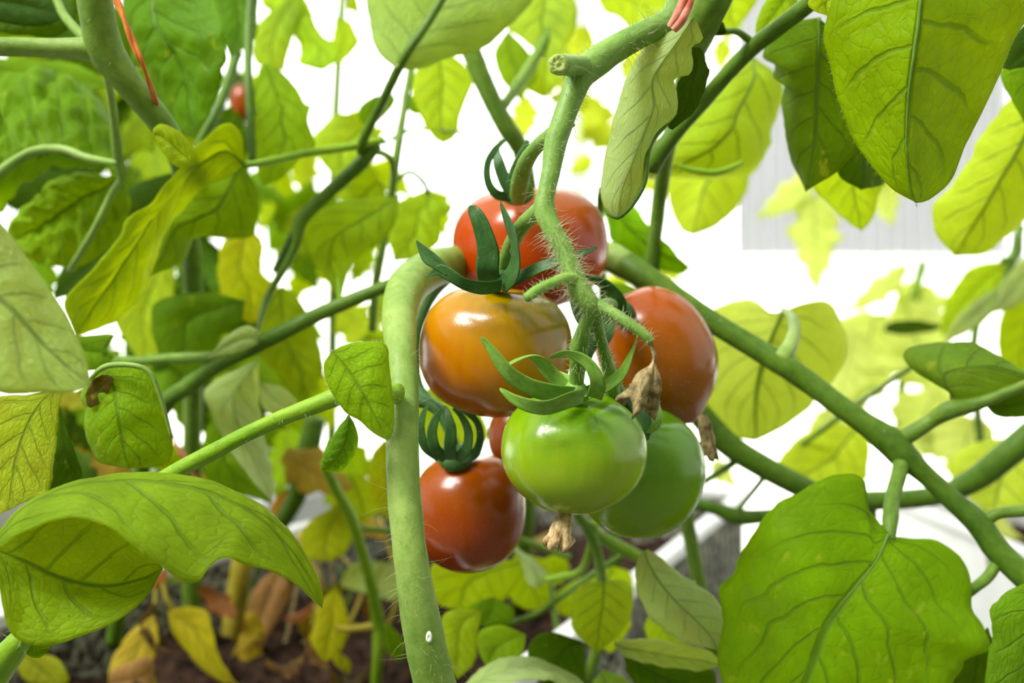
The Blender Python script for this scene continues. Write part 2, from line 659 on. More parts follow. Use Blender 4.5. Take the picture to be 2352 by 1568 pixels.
def tomato_body(pl, R, H, mat, lobes=5, lob=.02, dimple=.22, power=2.25, point=0.0, seed=0, ns=64, nr=44):
    V, F = [], []
    for i in range(nr + 1):
        ph = math.pi * i / nr
        sp, cp = math.sin(ph), math.cos(ph)
        r = abs(sp) ** (2 / power)
        z = math.copysign(abs(cp) ** (2 / power), cp)
        for j in range(ns):
            a = 2 * math.pi * j / ns
            sh = max(0, z)
            k = 1 + lob * math.cos(lobes * a + seed) * (.35 + .65 * sh) + .012 * math.sin(2 * a + seed)
            zz = z * H - dimple * H * math.exp(-(r / .34) ** 2) * (1 if z > 0 else .25 * (point == 0))
            zz -= lob * 1.2 * H * math.cos(lobes * a + seed) * sh * r * .5 * -1
            if z < 0:
                zz -= point * H * math.exp(-(r / .30) ** 2)
            V.append((R * r * k * math.cos(a), R * r * k * math.sin(a), zz))
    for i in range(nr):
        for j in range(ns):
            a, b = i * ns + j, i * ns + (j + 1) % ns
            F.append((a, a + ns, b + ns, b))
    return V, F


def tomato(label, cx, cy, d, rx, ry, mat, tilt=(0, 0), **kw):
    """tilt: stem end leans (to the right, towards the camera), in degrees"""
    c = at(cx, cy, d)
    t = thing('tomato', label, 'tomato', c)
    R, H = rx * d / FPX, ry * d / FPX
    V, F = tomato_body(t, R, H, mat, **kw)
    o = mesh_obj('fruit', V, F, mat, None)
    o.parent = t
    o.rotation_euler = (math.radians(tilt[1]), math.radians(tilt[0]), 0)
    return t


def dried_flower(pl, s, mat, name='dried_flower', petals=5, flare=1.6, seed=0):
    """withered corolla: crumpled tube with curled torn petals and a style"""
    P, R = px_path(s, 16)
    rng = random.Random(seed)
    T, N, B = frames(P)
    V, F = [], []
    S = 22
    for i in range(16):
        for j in range(S):
            a = 2 * math.pi * j / S
            f = i / 15
            cr = 1 + .30 * math.cos(petals * a + 1.5 * f + seed) * (.4 + f) + .16 * math.sin(11 * a + 5 * f)
            cr *= 1 + .3 * noise.noise(Vector((math.cos(a) * 2, math.sin(a) * 2, f * 5 + seed)))
            ln = T[i] * (R[i] * .9 * math.cos(petals * a + seed) * max(0, f - .5))
            V.append(P[i] + (N[i] * math.cos(a) + B[i] * math.sin(a)) * R[i] * cr + ln)
    for i in range(15):
        for j in range(S):
            a, b = i * S + j, i * S + (j + 1) % S
            F.append((a, b, b + S, a + S))
    o = mesh_obj(name, V, F, mat, pl)
    md = o.modifiers.new('thickness', 'SOLIDIFY')
    md.thickness = .0002
    Pq = np.array([P[8] + T[8] * (np.linalg.norm(P[-1] - P[8]) * 1.25) * k / 5 + B[8] * .0006 * math.sin(k) for k in range(6)])
    v, f, u = tube_geo(Pq, np.linspace(.0005, .0002, 6), 6)
    fix_sub(mesh_obj('style', v, f, M_DRY_DARK, o, u))
    return o


def box(name, x0, x1, y0, y1, z0, z1, mat, parent=None, bev=0.0):
    V = [(x, y, z) for x in (x0, x1) for y in (y0, y1) for z in (z0, z1)]
    F = [(0, 1, 3, 2), (4, 6, 7, 5), (0, 4, 5, 1), (2, 3, 7, 6), (0, 2, 6, 4), (1, 5, 7, 3)]
    o = mesh_obj(name, V, F, mat, parent, smooth=False)
    if bev:
        m = o.modifiers.new('bevel', 'BEVEL')
        m.width = bev
        m.segments = 2
    return o


# ------------------------------------------------------------------ the setting: floor, polycarbonate wall
fl = box('floor', -3.2, 3.2, -1.2, 2.6, -.05, 0, M_FLOOR)
fl['kind'] = 'structure'
YW = 2.1
wall = box('wall_back', -3.2, 3.2, YW, YW + .004, .625, 2.6, M_POLY)
wall['kind'] = 'structure'
V, F = [], []
x = -3.2
while x < 3.2:
    k = len(V)
    for xx in (x, x + .0022):
        for yy in (YW - .0105, YW - .0005):
            for zz in (.63, 2.58):
                V.append((xx, yy, zz))
    F += [tuple(k + q for q in f) for f in ((0, 1, 3, 2), (4, 6, 7, 5), (0, 4, 5, 1), (2, 3, 7, 6))]
    x += .0125
o = mesh_obj('panel_webs', V, F, M_RIB, wall, smooth=False)
o['kind'] = 'stuff'
for xx in (-2.1, -1.05, 0.0, 1.05, 2.1):
    box('joining_bar', xx + .12, xx + .16, YW - .02, YW - .011, .625, 2.6, M_ALU, wall, .002)
# grey sheet added before the wall to tone it down, with upright flutes
sh = box('grey_sheet', .47, 1.02, YW - .034, YW - .024, .632, 1.45, M_GREY_SHEET)
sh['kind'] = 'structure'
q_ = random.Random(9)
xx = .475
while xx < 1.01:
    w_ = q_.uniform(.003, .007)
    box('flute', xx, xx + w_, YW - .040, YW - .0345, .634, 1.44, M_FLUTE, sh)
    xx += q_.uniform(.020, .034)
wf = box('wall_front_unseen', -3.2, 3.2, -1.0, -.95, 0, 2.3, M_DARK_WALL)  # unseen wall behind the lens, added dark to cut the front light
wf['kind'] = 'structure'
V, F = [], []
for a_ in [(x - .02, x + .02, -1.0, 2.12, 2.36, 2.42) for x in (-2.4, -1.95, -.3, .45, 1.2, 1.95, 2.7)] + [(-3.2, 3.2, y - .02, y + .02, 2.42, 2.46) for y in (-.98, .6, 2.1)]:
    k = len(V)
    V += [(x, y, z) for x in a_[:2] for y in a_[2:4] for z in a_[4:]]
    F += [tuple(k + q for q in f) for f in ((0, 1, 3, 2), (4, 6, 7, 5), (0, 4, 5, 1), (2, 3, 7, 6), (0, 2, 6, 4), (1, 5, 7, 3))]
ce = mesh_obj('ceiling', V, F, M_ALU, None, smooth=False)
ce['kind'] = 'structure'
k = box('wall_knee', -3.2, 3.2, YW, YW + .006, 0, .60, M_KNEE)
k['kind'] = 'structure'
r = box('trim_1', -3.2, 3.2, YW - .012, YW + .02, .598, .63, M_KNEE, None, .003)
r['kind'] = 'structure'


# ------------------------------------------------------------------ planters and soil
def planter(label, cx, cy, lx, ly, h, rot, wall_mat, soil_mat, soil_z, rim=.009, t=.006, rim_mat=None):
    rim_mat = rim_mat or wall_mat
    p = thing('planter_box', label, 'planter', (cx, cy, 0))
    p.rotation_euler = (0, 0, math.radians(rot))

    def bb(name, *a, mat=wall_mat, bev=.002):
        o = box(name, *a, mat, None, bev)
        o.parent = p
        return o
    hx, hy = lx / 2, ly / 2
    bb('bottom', -hx, hx, -hy, hy, 0, t)
    bb('side_wall', -hx, -hx + t, -hy, hy, t, h)
    bb('side_wall', hx - t, hx, -hy, hy, t, h)
    bb('side_wall', -hx + t, hx - t, -hy, -hy + t, t, h)
    bb('side_wall', -hx + t, hx - t, hy - t, hy, t, h)
    bb('rim', -hx - rim, -hx + t, -hy - rim, hy + rim, h, h + .010, mat=rim_mat)
    bb('rim', hx - t, hx + rim, -hy - rim, hy + rim, h, h + .010, mat=rim_mat)
    bb('rim', -hx + t, hx - t, -hy - rim, -hy + t, h, h + .010, mat=rim_mat)
    bb('rim', -hx + t, hx - t, hy - t, hy + rim, h, h + .010, mat=rim_mat)
    # crumbly soil surface
    nx, ny = 56, 80
    V, F = [], []
    for i in range(nx + 1):
        for j in range(ny + 1):
            X = -hx + t + (lx - 2 * t) * i / nx
            Y = -hy + t + (ly - 2 * t) * j / ny
            q = Vector((X * 22 + cx * 9, Y * 22, cy))
            V.append((X, Y, soil_z + .016 * noise.noise(q) + .010 * noise.noise(q * 3.7) + .006 * noise.noise(q * 9)))
    for i in range(nx):
        for j in range(ny):
            a = i * (ny + 1) + j
            F.append((a, a + ny + 1, a + ny + 2, a + 1))
    o = mesh_obj('soil', V, F, soil_mat, None)
    o.parent = p
    return p


planter('white rimmed planter box of dark soil under the tomatoes, its speckled side facing right', -.051, .830, .34, .82, .27, -23, M_PERLITE, M_SOIL, .217, rim_mat=M_WHITE)
planter('plain white planter box low at the left behind the big folded leaf', -.395, .975, .28, .46, .285, -23, M_WHITE, M_SOIL, .25)
planter('white rimmed planter at the right edge behind the big lower leaf', .66, 1.02, .30, .60, .235, 0, M_WHITE, M_SOIL, .205)
P_, R_ = px_path('1960,1180,1.75,9 2100,1196,1.72,9 2230,1216,1.68,9 2420,1262,1.6,9', 20)
v, f, u = tube_geo(P_, R_, 8)
tag(mesh_obj('irrigation_hose', v, f, M_GREYBOX, None, u), 'thin grey irrigation hose low before the pale wall at right', 'hose')
# ------------------------------------------------------------------ greens, as seen (dark and lit tones partly carry shade and light)
G_MID = (108, 152, 12)
G_LIT = (132, 170, 16)
G_YEL = (168, 192, 26)
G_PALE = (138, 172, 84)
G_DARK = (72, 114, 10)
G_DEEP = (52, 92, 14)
YEL = (214, 186, 48)
BRN = (150, 104, 70)
SAGE = (158, 182, 126)

# ================================================================== fruiting plant: truss, cut stem, leaves of the upper right
pa = thing('tomato_plant', 'fruiting tomato plant whose hairy truss with a cut stub carries the ripening tomatoes', 'plant', at(1640, 1500, .56))
stem(pa, '1690,-120,.40,95 1640,-10,.40,88 1612,60,.41,76 1590,130,.43,50 1560,230,.46,40 1520,420,.52,34 1500,700,.56,34 1560,1100,.60,34 1640,1500,.64,34', M_STEM, n=60, hairs=60, seed=1)
TRUSS = '1585,-60,.372,58 1562,0,.370,58 1535,50,.366,58 1490,72,.362,58 1430,102,.357,62 1375,138,.353,68 1335,172,.350,66 1312,225,.348,54 1292,280,.346,52 1276,330,.345,52 1266,390,.343,44 1255,440,.341,42 1250,480,.340,50 1268,525,.338,46 1295,575,.336,46 1316,630,.334,48 1335,672,.333,52 1358,705,.333,46 1372,724,.334,26'
stem(pa, TRUSS, M_TRUSS, 'truss_stalk', n=90, sides=20, rough=.05, hairs=560, hl=.0036, seed=2)
P_, R_ = px_path('1540,40,.366,58 1490,72,.362,58 1420,108,.357,62', 20)
hairs_on(pa, [(P_, R_)], 70, .0085, 77)
P_, R_ = px_path('1268,525,.338,46 1295,575,.336,46 1316,630,.334,48 1335,672,.333,50 1358,705,.333,40', 30)
hairs_on(pa, [(P_, R_)], 520, .0046, 5)
stem(pa, '1305,272,.347,46 1272,305,.350,36 1240,330,.358,32 1212,365,.375,36 1196,410,.400,42 1190,452,.425,40', M_TRUSS, 'truss_branch', hairs=60, seed=3)
stem(pa, '1256,470,.340,46 1232,488,.345,38 1205,512,.358,36 1180,550,.373,36 1160,600,.384,34 1148,645,.390,30', M_TRUSS, 'truss_branch', hairs=90, hl=.002, seed=4)
stem(pa, '1330,645,.334,40 1298,640,.329,28 1262,653,.324,25 1232,668,.320,26 1210,684,.317,22', M_SEPAL, 'cut_pedicel', hairs=120, hl=.0022, seed=6)
stem(pa, '1362,705,.334,36 1345,745,.336,32 1336,775,.339,38 1330,800,.342,44 1326,850,.348,36 1322,905,.354,34', M_TRUSS, 'truss_branch', hairs=170, hl=.0022, seed=7)
stem(pa, '1366,712,.336,34 1376,760,.342,26 1390,815,.352,28 1402,860,.366,34 1410,910,.380,34', M_TRUSS, 'truss_branch', hairs=170, hl=.0022, seed=8)
stem(pa, '1360,700,.334,40 1395,712,.331,28 1440,740,.328,27 1475,765,.327,25 1496,785,.327,20', M_TRUSS, 'truss_branch', hairs=180, hl=.0024, seed=9)
stem(pa, '1390,820,.37,22 1410,870,.375,26 1425,900,.38,24', M_TRUSS, 'truss_branch', hairs=60, hl=.002, seed=10)
# cut stub that faces the lens
st = stem(pa, '1352,160,.352,58 1325,152,.345,50 1300,149,.336,49 1283,148,.330,49', M_TRUSS, 'cut_stub', n=20, sides=24, hairs=36, hl=.0032, seed=12)
c0 = at(1282, 148, .3285)
V, F = [(c0[0], c0[1] - .0014, c0[2])], []
for k in range(1, 9):
    for j in range(32):
        a = 2 * math.pi * j / 32
        rr = .00345 * k / 8 * (1 + .03 * math.sin(5 * a))
        V.append((c0[0] + rr * math.cos(a), c0[1] - .0012 - .0002 * math.cos(k * 1.2) - .00015 * math.sin(9 * a + k) + .0012 * (k == 8), c0[2] + rr * math.sin(a)))
for j in range(32):
    F.append((0, 1 + j, 1 + (j + 1) % 32))
for k in range(7):
    for j in range(32):
        a, b = 1 + k * 32 + j, 1 + k * 32 + (j + 1) % 32
        F.append((a, a + 32, b + 32, b))
mesh_obj('cut_face', V, F, M_PITH, st)
dried_flower(pa, '1494,785,.327,8 1503,815,.327,9 1500,840,.327,14 1490,868,.327,52 1480,900,.328,62 1472,926,.330,80', M_DRY_DARK, 'withered_flower', seed=4)
# oblique branch at the top right with its leaves
stem(pa, '1900,-30,.40,40 1850,15,.41,40 1790,62,.42,38 1730,108,.43,38 1670,170,.44,36 1615,232,.45,38 1560,292,.455,40 1515,350,.46,44 1495,390,.465,40', M_STEM_DARK, 'leaf_stalk', seed=14)
stem(pa, '1725,95,.43,18 1690,72,.425,16 1650,74,.42,16 1610,78,.415,14', M_STEM, 'leaf_stalk', seed=15)
leaf(pa, '1612,80 1630,72 1645,50 1660,50', '1612,82 1640,82 1668,78 1662,52', .415, G_DEEP, n=16, midrib=False)
# pale folded leaf
leaf(pa, '1592,42 1540,72 1482,108 1445,165 1412,262 1390,360 1380,425 1388,478 1418,500',
     '1594,40 1606,62 1614,92 1588,108 1592,145 1582,172 1550,180 1556,215 1554,262 1512,300 1490,345 1478,420 1446,476 1418,500',
     (.352, .360, .368, .372), SAGE, teeth=.005, M='1594,40 1545,110 1500,180 1500,250 1462,350 1430,430 1418,500', e=(.012, .004), under=True, cup=.05, wave=.012, quilt=.0004, mr=.35)
leaf(pa, '1592,108 1612,112 1624,150 1628,168 1612,225 1590,262 1545,298', '1590,110 1585,150 1556,190 1550,240 1535,290 1545,298', (.368, .376), G_DEEP, midrib=False, cup=.1)
stem(pa, '1545,270,.375,12 1505,312,.374,14 1488,350,.372,14 1480,420,.371,12 1448,476,.370,10 1418,501,.370,8 1396,490,.372,7', M_STEM_DARK, 'rolled_leaf_edge', n=24, sides=8)
# bright broad leaf behind with rolled rim
leaf(pa, '1730,130 1796,180 1795,240 1768,300 1768,335 1730,382 1680,405 1600,412 1482,402', '1720,130 1650,175 1595,250 1540,320 1490,400 1482,402',
     (.56, .54, .54), (160, 190, 60), e=(.03, .0), cup=.2)
stem(pa, '1705,372,.535,10 1680,385,.533,14 1640,396,.53,16 1590,390,.53,14 1560,380,.53,8', M_STEM_BRIGHT, 'rolled_leaf_edge', n=20, sides=8)
leaf(pa, '1690,330 1600,360 1535,400 1530,430 1545,490 1562,525 1592,540', '1690,330 1745,352 1742,385 1722,405 1715,440 1680,490 1640,522 1592,540', (.74, .70), (196, 212, 60), e=(.03, .02))
# dark leaf and its lobes
leaf(pa, '1880,40 1812,52 1770,85 1748,130 1782,150 1776,178 1802,190 1792,255 1806,335 1850,440', '1880,40 1960,110 2000,240 1985,330 1920,395 1850,440', (.42, .43, .44), (92, 130, 14), e=(.03, .0), M='1880,40 1880,150 1875,250 1870,330 1850,440', cup=.25, wave=.05)
leaf(pa, '1960,150 1935,270 1920,340 1930,405 1978,436', '1960,150 2030,260 2045,360 2030,420 1978,436', (.45, .46), G_DARK, e=(.0, .02))
leaf(pa, '1930,320 1880,380 1868,428 1905,470 1950,512 1980,530', '1950,320 2050,380 2022,440 2005,500 1980,530', (.56, .55), (168, 192, 30))
# big sharp leaf at the upper right
ur = leaf(pa, '2120,-90 1985,-80 1920,-20 1897,45 1891,95 1908,165 1932,250 1956,312 1992,368 2042,428 2078,452 2105,466',
          '2122,-90 2290,-80 2380,-40 2372,20 2335,80 2296,170 2262,245 2215,340 2182,418 2150,448 2128,462 2105,466',
          (.335, .338, .345, .352), (126, 164, 6), teeth=.005, vf=.8, M='2122,-90 2112,40 2090,200 2083,340 2092,430 2105,466', e=(.022, .018), n=60, nv=14, cup=-.10, wave=.02, mr=.8)
leaf(pa, '1930,-60 1880,-30 1855,5 1870,25 1905,38', '1930,-60 1950,-20 1930,20 1905,38', (.37, .365), G_YEL, n=20)
leaf(pa, '1660,-60 1750,-40 1720,30 1690,70', '1650,-60 1600,0 1630,60 1690,70', (.62, .60), G_YEL, n=24)
leaf(pa, '1810,-40 1760,0 1735,60 1740,90', '1830,-40 1830,20 1790,60 1740,90', (.47, .46), G_LIT, n=24)
leaf(pa, '1370,-40 1380,20 1420,40 1480,90 1540,60', '1390,-60 1480,-40 1560,0 1580,40 1540,60', (.85, .8), G_YEL, n=24)
leaf(pa, '2420,170 2352,195 2268,300 2190,420 2145,470 2150,535 2192,588', '2430,180 2440,380 2390,470 2330,525 2262,580 2192,588', (.52, .54, .56), (192, 210, 70), M='2425,175 2340,340 2260,480 2192,588', e=(.01, .03))
leaf(pa, '2420,20 2350,60 2310,110 2296,150 2320,160', '2420,40 2420,130 2370,150 2320,160', (.43, .42), G_DEEP, n=20)
leaf(pa, '2420,120 2340,150 2298,160 2312,210 2352,275 2400,330', '2430,130 2430,200 2420,280 2400,330', (.45, .44), G_MID, n=20)

# ================================================================== arching plant: thick pale stem, right hand compound leaf
pb = thing('tomato_plant', 'tomato plant with a thick pale stem arching from the front to the right', 'plant', at(1050, 1568, .62))
stem(pb, '1080,1900,.37,124 1040,1720,.352,108 998,1568,.342,98 966,1420,.337,92 946,1300,.336,80 930,1160,.340,78 924,1028,.347,77 926,900,.356,72 920,800,.368,74 918,720,.388,82 936,660,.410,92 985,620,.435,90 1045,604,.46,80 1150,590,.52,70 1300,578,.53,66 1400,590,.51,68 1440,612,.505,64', M_STEM_PALE, n=110, sides=20, rough=.04, hairs=120, hl=.0035, seed=21)
stem(pb, '1390,585,.512,64 1430,606,.506,66 1480,636,.50,60 1560,690,.495,56 1640,742,.49,50 1720,790,.485,50 1800,838,.48,54 1850,872,.478,52 1930,932,.472,50 1990,975,.468,54 2050,1018,.465,70 2075,1045,.463,66 2120,1085,.46,46 2190,1150,.455,48 2250,1205,.45,56 2290,1262,.446,58 2360,1330,.44,60 2460,1430,.43,60', M_STEM_DARK, 'leaf_stalk', n=110, sides=18, rough=.04, seed=20)  # same stem going on; its backlit shade is put into the darker green
P_, R_ = px_path('1000,1568,.342,98 946,1300,.336,80 924,1028,.347,77', 20)
hairs_on(pb, [(P_, R_)], 90, .007, 78, .00006)
stem(pb, '1040,620,.50,40 990,670,.485,40 962,730,.475,36 950,810,.47,32 956,880,.46,30 985,925,.45,30 1020,945,.44,26', M_SEPAL_DARK, 'truss_stalk', seed=27)
leaf(pb, '990,880 955,940 975,1020 1060,1090', '1000,880 1080,920 1120,1000 1060,1090', (.60, .58), (150, 180, 30), n=26)
sc_ = at(984, 1467, .3355 - .0065)
V, F = [], []
for i in range(7):
    for j in range(16):
        a = 2 * math.pi * j / 16
        rr = math.sin(math.pi * .5 * i / 6)
        V.append((sc_[0] + .0011 * rr * math.cos(a), sc_[1] + .0022 - .0009 * math.cos(math.pi * .5 * i / 6) + .0004 * (i < 2), sc_[2] + .0020 * rr * math.sin(a)))
for i in range(6):
    for j in range(16):
        F.append((i * 16 + j, i * 16 + (j + 1) % 16, (i + 1) * 16 + (j + 1) % 16, (i + 1) * 16 + j))
mesh_obj('white_scar', V, F, M_SPECK, pb)
stem(pb, '1790,828,.479,50 1812,800,.483,36 1824,762,.50,28 1820,730,.53,22 1800,712,.56,16', M_STEM_PALE, 'leaflet_stalk', seed=22)
leaf(pb, '1800,714 1768,716 1735,690 1695,688 1640,712 1606,790 1604,880 1640,955 1690,1000 1735,1012',
     '1800,714 1850,694 1902,694 1936,738 1946,790 1930,850 1898,892 1845,945 1790,985 1735,1012', (.56, .59, .62), (216, 224, 120), M='1800,714 1764,800 1738,900 1735,1012', e=(.03, .02), n=50, nv=11, sweep=3.2)
stem(pb, '2040,1024,.469,44 2092,996,.462,38 2140,965,.46,36 2180,942,.455,44 2250,925,.45,30 2352,885,.44,24 2440,850,.43,20', M_STEM, 'leaflet_stalk', seed=23)
leaf(pb, '2182,945 2172,890 2110,860 2074,822 2084,798 2150,785 2235,792 2300,822 2380,870 2460,880', '2184,945 2240,925 2320,900 2400,880 2460,880', (.455, .45, .44), (112, 150, 56), e=(.02, .0), wave=.04)
leaf(pb, '2262,930 2300,905 2360,895 2440,890', '2262,930 2290,955 2350,958 2440,940', (.46, .45), G_DARK, n=20)
stem(pb, '2074,1030,.468,44 2066,1085,.456,36 2050,1140,.445,34 2045,1190,.435,36 2040,1240,.43,30', M_STEM, 'leaflet_stalk', seed=24)
big = leaf(pb, '2040,1222 1990,1162 1974,1130 1984,1102 1950,1087 1900,1100 1830,1122 1765,1178 1712,1258 1694,1290 1690,1312 1664,1350 1656,1410 1660,1425 1650,1490 1656,1545 1690,1620 1780,1720',
           '2046,1230 2095,1236 2150,1240 2200,1272 2230,1325 2238,1395 2262,1440 2268,1490 2212,1512 2210,1535 2180,1572 2120,1640 1980,1710 1780,1720',
           (.428, .415, .405, .40), (120, 166, 16), M='2042,1226 2012,1290 1950,1365 1895,1440 1866,1520 1830,1610 1780,1720', e=(.02, .015), n=64, nv=14, cup=.18, wave=.03, mr=.8, sweep=3.6, vf=.9)
leaf(pb, '2215,1480 2190,1530 2150,1600 2160,1680', '2270,1440 2300,1540 2280,1620 2160,1680', (.44, .44), G_DARK, n=20)
stem(pb, '2250,1205,.45,40 2290,1180,.448,26 2352,1172,.44,28 2440,1160,.43,26', M_STEM, 'leaflet_stalk', seed=25)
stem(pb, '2304,1262,.449,30 2272,1320,.443,26 2238,1350,.44,24 2215,1370,.44,20', M_STEM, 'leaflet_stalk', seed=26)
leaf(pb, '2440,1320 2340,1345 2290,1380 2274,1400 2280,1440 2272,1510 2262,1590 2300,1720', '2450,1330 2470,1450 2440,1600 2300,1720', (.395, .39), (112, 156, 34), n=36, cup=.05)

# ================================================================== second stem low behind on the right
pc = thing('tomato_plant', 'tomato plant with dark crossing stems low behind the right hand leaves', 'plant', at(1990, 1300, .78))
stem(pc, '1385,700,.67,44 1480,830,.62,52 1560,900,.60,56 1610,955,.60,58 1660,1010,.60,58 1720,1052,.60,56 1830,1112,.60,54 1920,1150,.61,50 2000,1150,.62,46 2150,1138,.62,46 2240,1100,.61,56 2300,1055,.60,62 2400,970,.59,62', M_STEM_DARK, seed=31)
stem(pc, '1590,1155,.66,26 1650,1170,.66,32 1690,1185,.66,40 1760,1185,.66,34 1990,1160,.64,30', M_STEM_DARK, 'leaf_stalk', seed=32)
stem(pc, '1580,1130,.64,16 1630,1098,.62,16 1685,1062,.605,18', M_STEM, 'leaf_stalk', seed=33)
stem(pc, '1690,1178,.66,14 1720,1140,.65,13 1755,1095,.61,14', M_STEM, 'leaf_stalk', seed=34)
stem(pc, '2090,845,.62,12 2020,892,.66,13 1960,934,.70,14 1870,1000,.74,14 1795,1055,.76,12', M_STEM, 'leaf_stalk', seed=35)
leaf(pc, '1970,975 1900,975 1840,1000 1800,1040 1788,1075 1830,1130', '1972,975 1996,1015 1994,1060 1975,1110 1830,1130', (.76, .74), (200, 214, 70))
leaf(pc, '2340,1000 2230,1020 2180,1060 2200,1120 2280,1190', '2360,1000 2420,1060 2400,1160 2280,1190', (.75, .72), (200, 214, 90))
stem(pc, '2000,1150,.62,30 1995,1300,.70,30 1990,1500,.78,30 1990,1750,.85,30', M_STEM_DARK, seed=36)

# ================================================================== left foreground plant
pe = thing('tomato_plant', 'tomato plant in the left foreground with the big folded leaf and small hairy leaf', 'plant', at(60, 1568, .55))
stem(pe, '340,1120,.350,38 400,1085,.348,38 480,1042,.345,38 560,1000,.342,36 650,958,.338,36 720,932,.335,40 770,912,.334,42 800,905,.335,34 850,900,.337,40 915,905,.345,50', M_STEM_BRIGHT, 'leaf_stalk', hairs=70, hl=.0018, seed=41)
sm = leaf(pe, '764,806 790,792 832,784 886,790 894,838 902,900 906,960 900,1000 890,1012', '764,808 744,836 748,872 768,912 795,948 825,966 860,996 890,1012', (.324, .320, .320), (134, 176, 26), teeth=.005, M='764,807 800,850 845,925 890,1012', e=(.006, .004), n=40, cup=.12, quilt=.0009, wave=.015, mr=.5)
leaf(pe, '802,952 822,992 816,1040 790,1078 762,1084 738,1080', '798,954 768,996 744,1042 738,1080', (.330, .328), (106, 156, 36), e=(.008, -.002), n=28, quilt=.0012, cup=.3, mr=.4)
# big folded leaf, two halves of one leaf
leaf(pe, '-10,1236 30,1180 120,1124 230,1098 350,1088 480,1104 590,1150 670,1222 715,1295 742,1362 740,1394',
     '-10,1262 60,1216 150,1192 235,1202 300,1248 368,1300 415,1330 455,1334 478,1302 515,1278 560,1294 620,1310 680,1342 718,1376 740,1394',
     (.318, .322, .328, .335), (130, 166, 38), teeth=.005, vf=.72, M='-10,1240 50,1172 140,1122 250,1106 360,1105 480,1130 585,1180 660,1250 705,1320 735,1380 740,1394', e=(.012, -.020), n=64, nv=14, cup=.15, quilt=.0009, wave=.025, mr=.7)
leaf(pe, '-30,1240 60,1170 160,1150 250,1168 320,1236 374,1304', '-30,1256 -4,1330 8,1400 24,1452 62,1478 120,1480 200,1456 280,1418 340,1364 374,1304',
     (.322, .332, .338), (126, 162, 34), teeth=.005, vf=.72, M='-30,1254 60,1290 150,1330 240,1345 320,1330 374,1304', e=(-.004, -.012), n=50, nv=12, cup=.15, quilt=.0010, wave=.03, name='leaf', mr=.5)
stem(pe, '-80,1640,.34,90 -20,1556,.335,76 30,1490,.33,60 60,1455,.33,44 80,1440,.332,30', M_STEM_BRIGHT, 'leaf_stalk', hairs=40, seed=42)
leaf(pe, '60,1470 60,1500 90,1512 118,1488', '62,1468 90,1468 110,1476 118,1488', (.335, .34), G_MID, n=16, midrib=False)
# pale leaf near the lens at the left edge
leaf(pe, '-160,400 -60,455 10,520 70,602 135,692 178,772 204,850 208,886', '-180,640 -120,800 -60,880 10,905 100,903 175,898 208,886',
     (.262, .266, .272), (150, 182, 96), teeth=.005, M='-170,520 -80,620 20,700 110,800 208,886', e=(.008, -.006), under=True, n=44, cup=.08, wave=.02, mr=.6)
leaf(pe, '236,840 204,866 185,908 196,952 200,1012 228,1060 292,1076', '244,836 300,834 345,852 372,920 396,1008 396,1046 368,1070 292,1076', (.395, .388, .392), (118, 158, 18), M='240,838 262,900 280,1000 292,1076', e=(.012, .010), cup=.2, quilt=.0012)
leaf(pe, '196,905 206,880 236,860 262,868', '196,908 206,936 242,914 262,868', (.396, .3895), (92, 78, 16), n=16, midrib=False, name='brown_patch', quilt=0)
stem(pe, '205,872,.392,10 240,842,.390,13 300,838,.388,13 345,856,.388,12 372,922,.39,10 394,1005,.394,8', M_STEM_PALE, 'rolled_leaf_edge', n=24, sides=8)
leaf(pe, '150,880 70,905 -10,920 -40,1040 -30,1180 20,1172', '150,885 134,940 128,1010 112,1128 62,1150 20,1172', (.372, .366), (160, 176, 56), M='150,882 90,930 40,1040 20,1172', wave=.04, cup=-.1)
leaf(pe, '135,930 128,1010 112,1120 115,1145', '137,930 158,1000 188,1100 115,1145', (.385, .38), G_DARK, n=20)
stem(pe, '-80,1640,.34,90 -150,1800,.42,90 -200,2000,.50,90', M_STEM, seed=43)

# ================================================================== upper left plant: thick speckled stem with side branch
pd = thing('tomato_plant', 'tomato plant at the upper left with a thick speckled stem and crinkled leaves', 'plant', at(440, 1500, .70))
stem(pd, '190,-120,.40,80 215,-20,.405,80 228,60,.41,80 245,120,.415,82 290,185,.42,66 340,245,.43,62 385,305,.445,56 412,370,.53,46 428,460,.58,42 438,560,.61,42 442,620,.63,42 445,800,.66,42 440,1100,.71,42 440,1500,.75,42', M_STEM, n=80, sides=18, seed=51, hairs=30)
stem(pd, '-80,104,.40,44 0,107,.405,44 100,110,.41,44 180,112,.413,50 240,118,.416,62', M_STEM_PALE, 'side_branch', seed=52)
stem(pd, '130,0,.46,18 150,40,.45,20 200,95,.43,22', M_STEM, 'leaf_stalk', seed=53)
stem(pd, '245,160,.44,18 255,220,.45,20 265,300,.46,20 272,360,.47,22 280,410,.48,20 260,440,.49,18 215,530,.50,16 160,620,.52,14', M_STEM_PALE, 'leaf_stalk', seed=54)
stem(pd, '270,375,.47,14 200,362,.48,18 140,342,.485,20 70,350,.49,22 0,395,.49,24 -60,440,.49,24', M_STEM_PALE, 'leaf_stalk', seed=55)
leaf(pd, '270,372 268,300 222,215 140,164 0,168 -120,190', '270,376 200,384 100,410 20,468 -120,540', (.50, .50, .49), (108, 152, 28), M='270,374 140,344 60,352 -120,420', e=(.05, .02), cup=.2, quilt=.006, wave=.08, crinkle=.005, n=70, nv=18)
leaf(pd, '282,410 170,395 90,440 28,505 6,560', '282,412 300,480 262,560 180,612 90,605 6,560', (.56, .55), (126, 166, 28), M='282,411 200,450 110,510 6,560', cup=.25, quilt=.006, wave=.08, crinkle=.005, n=60, nv=16)
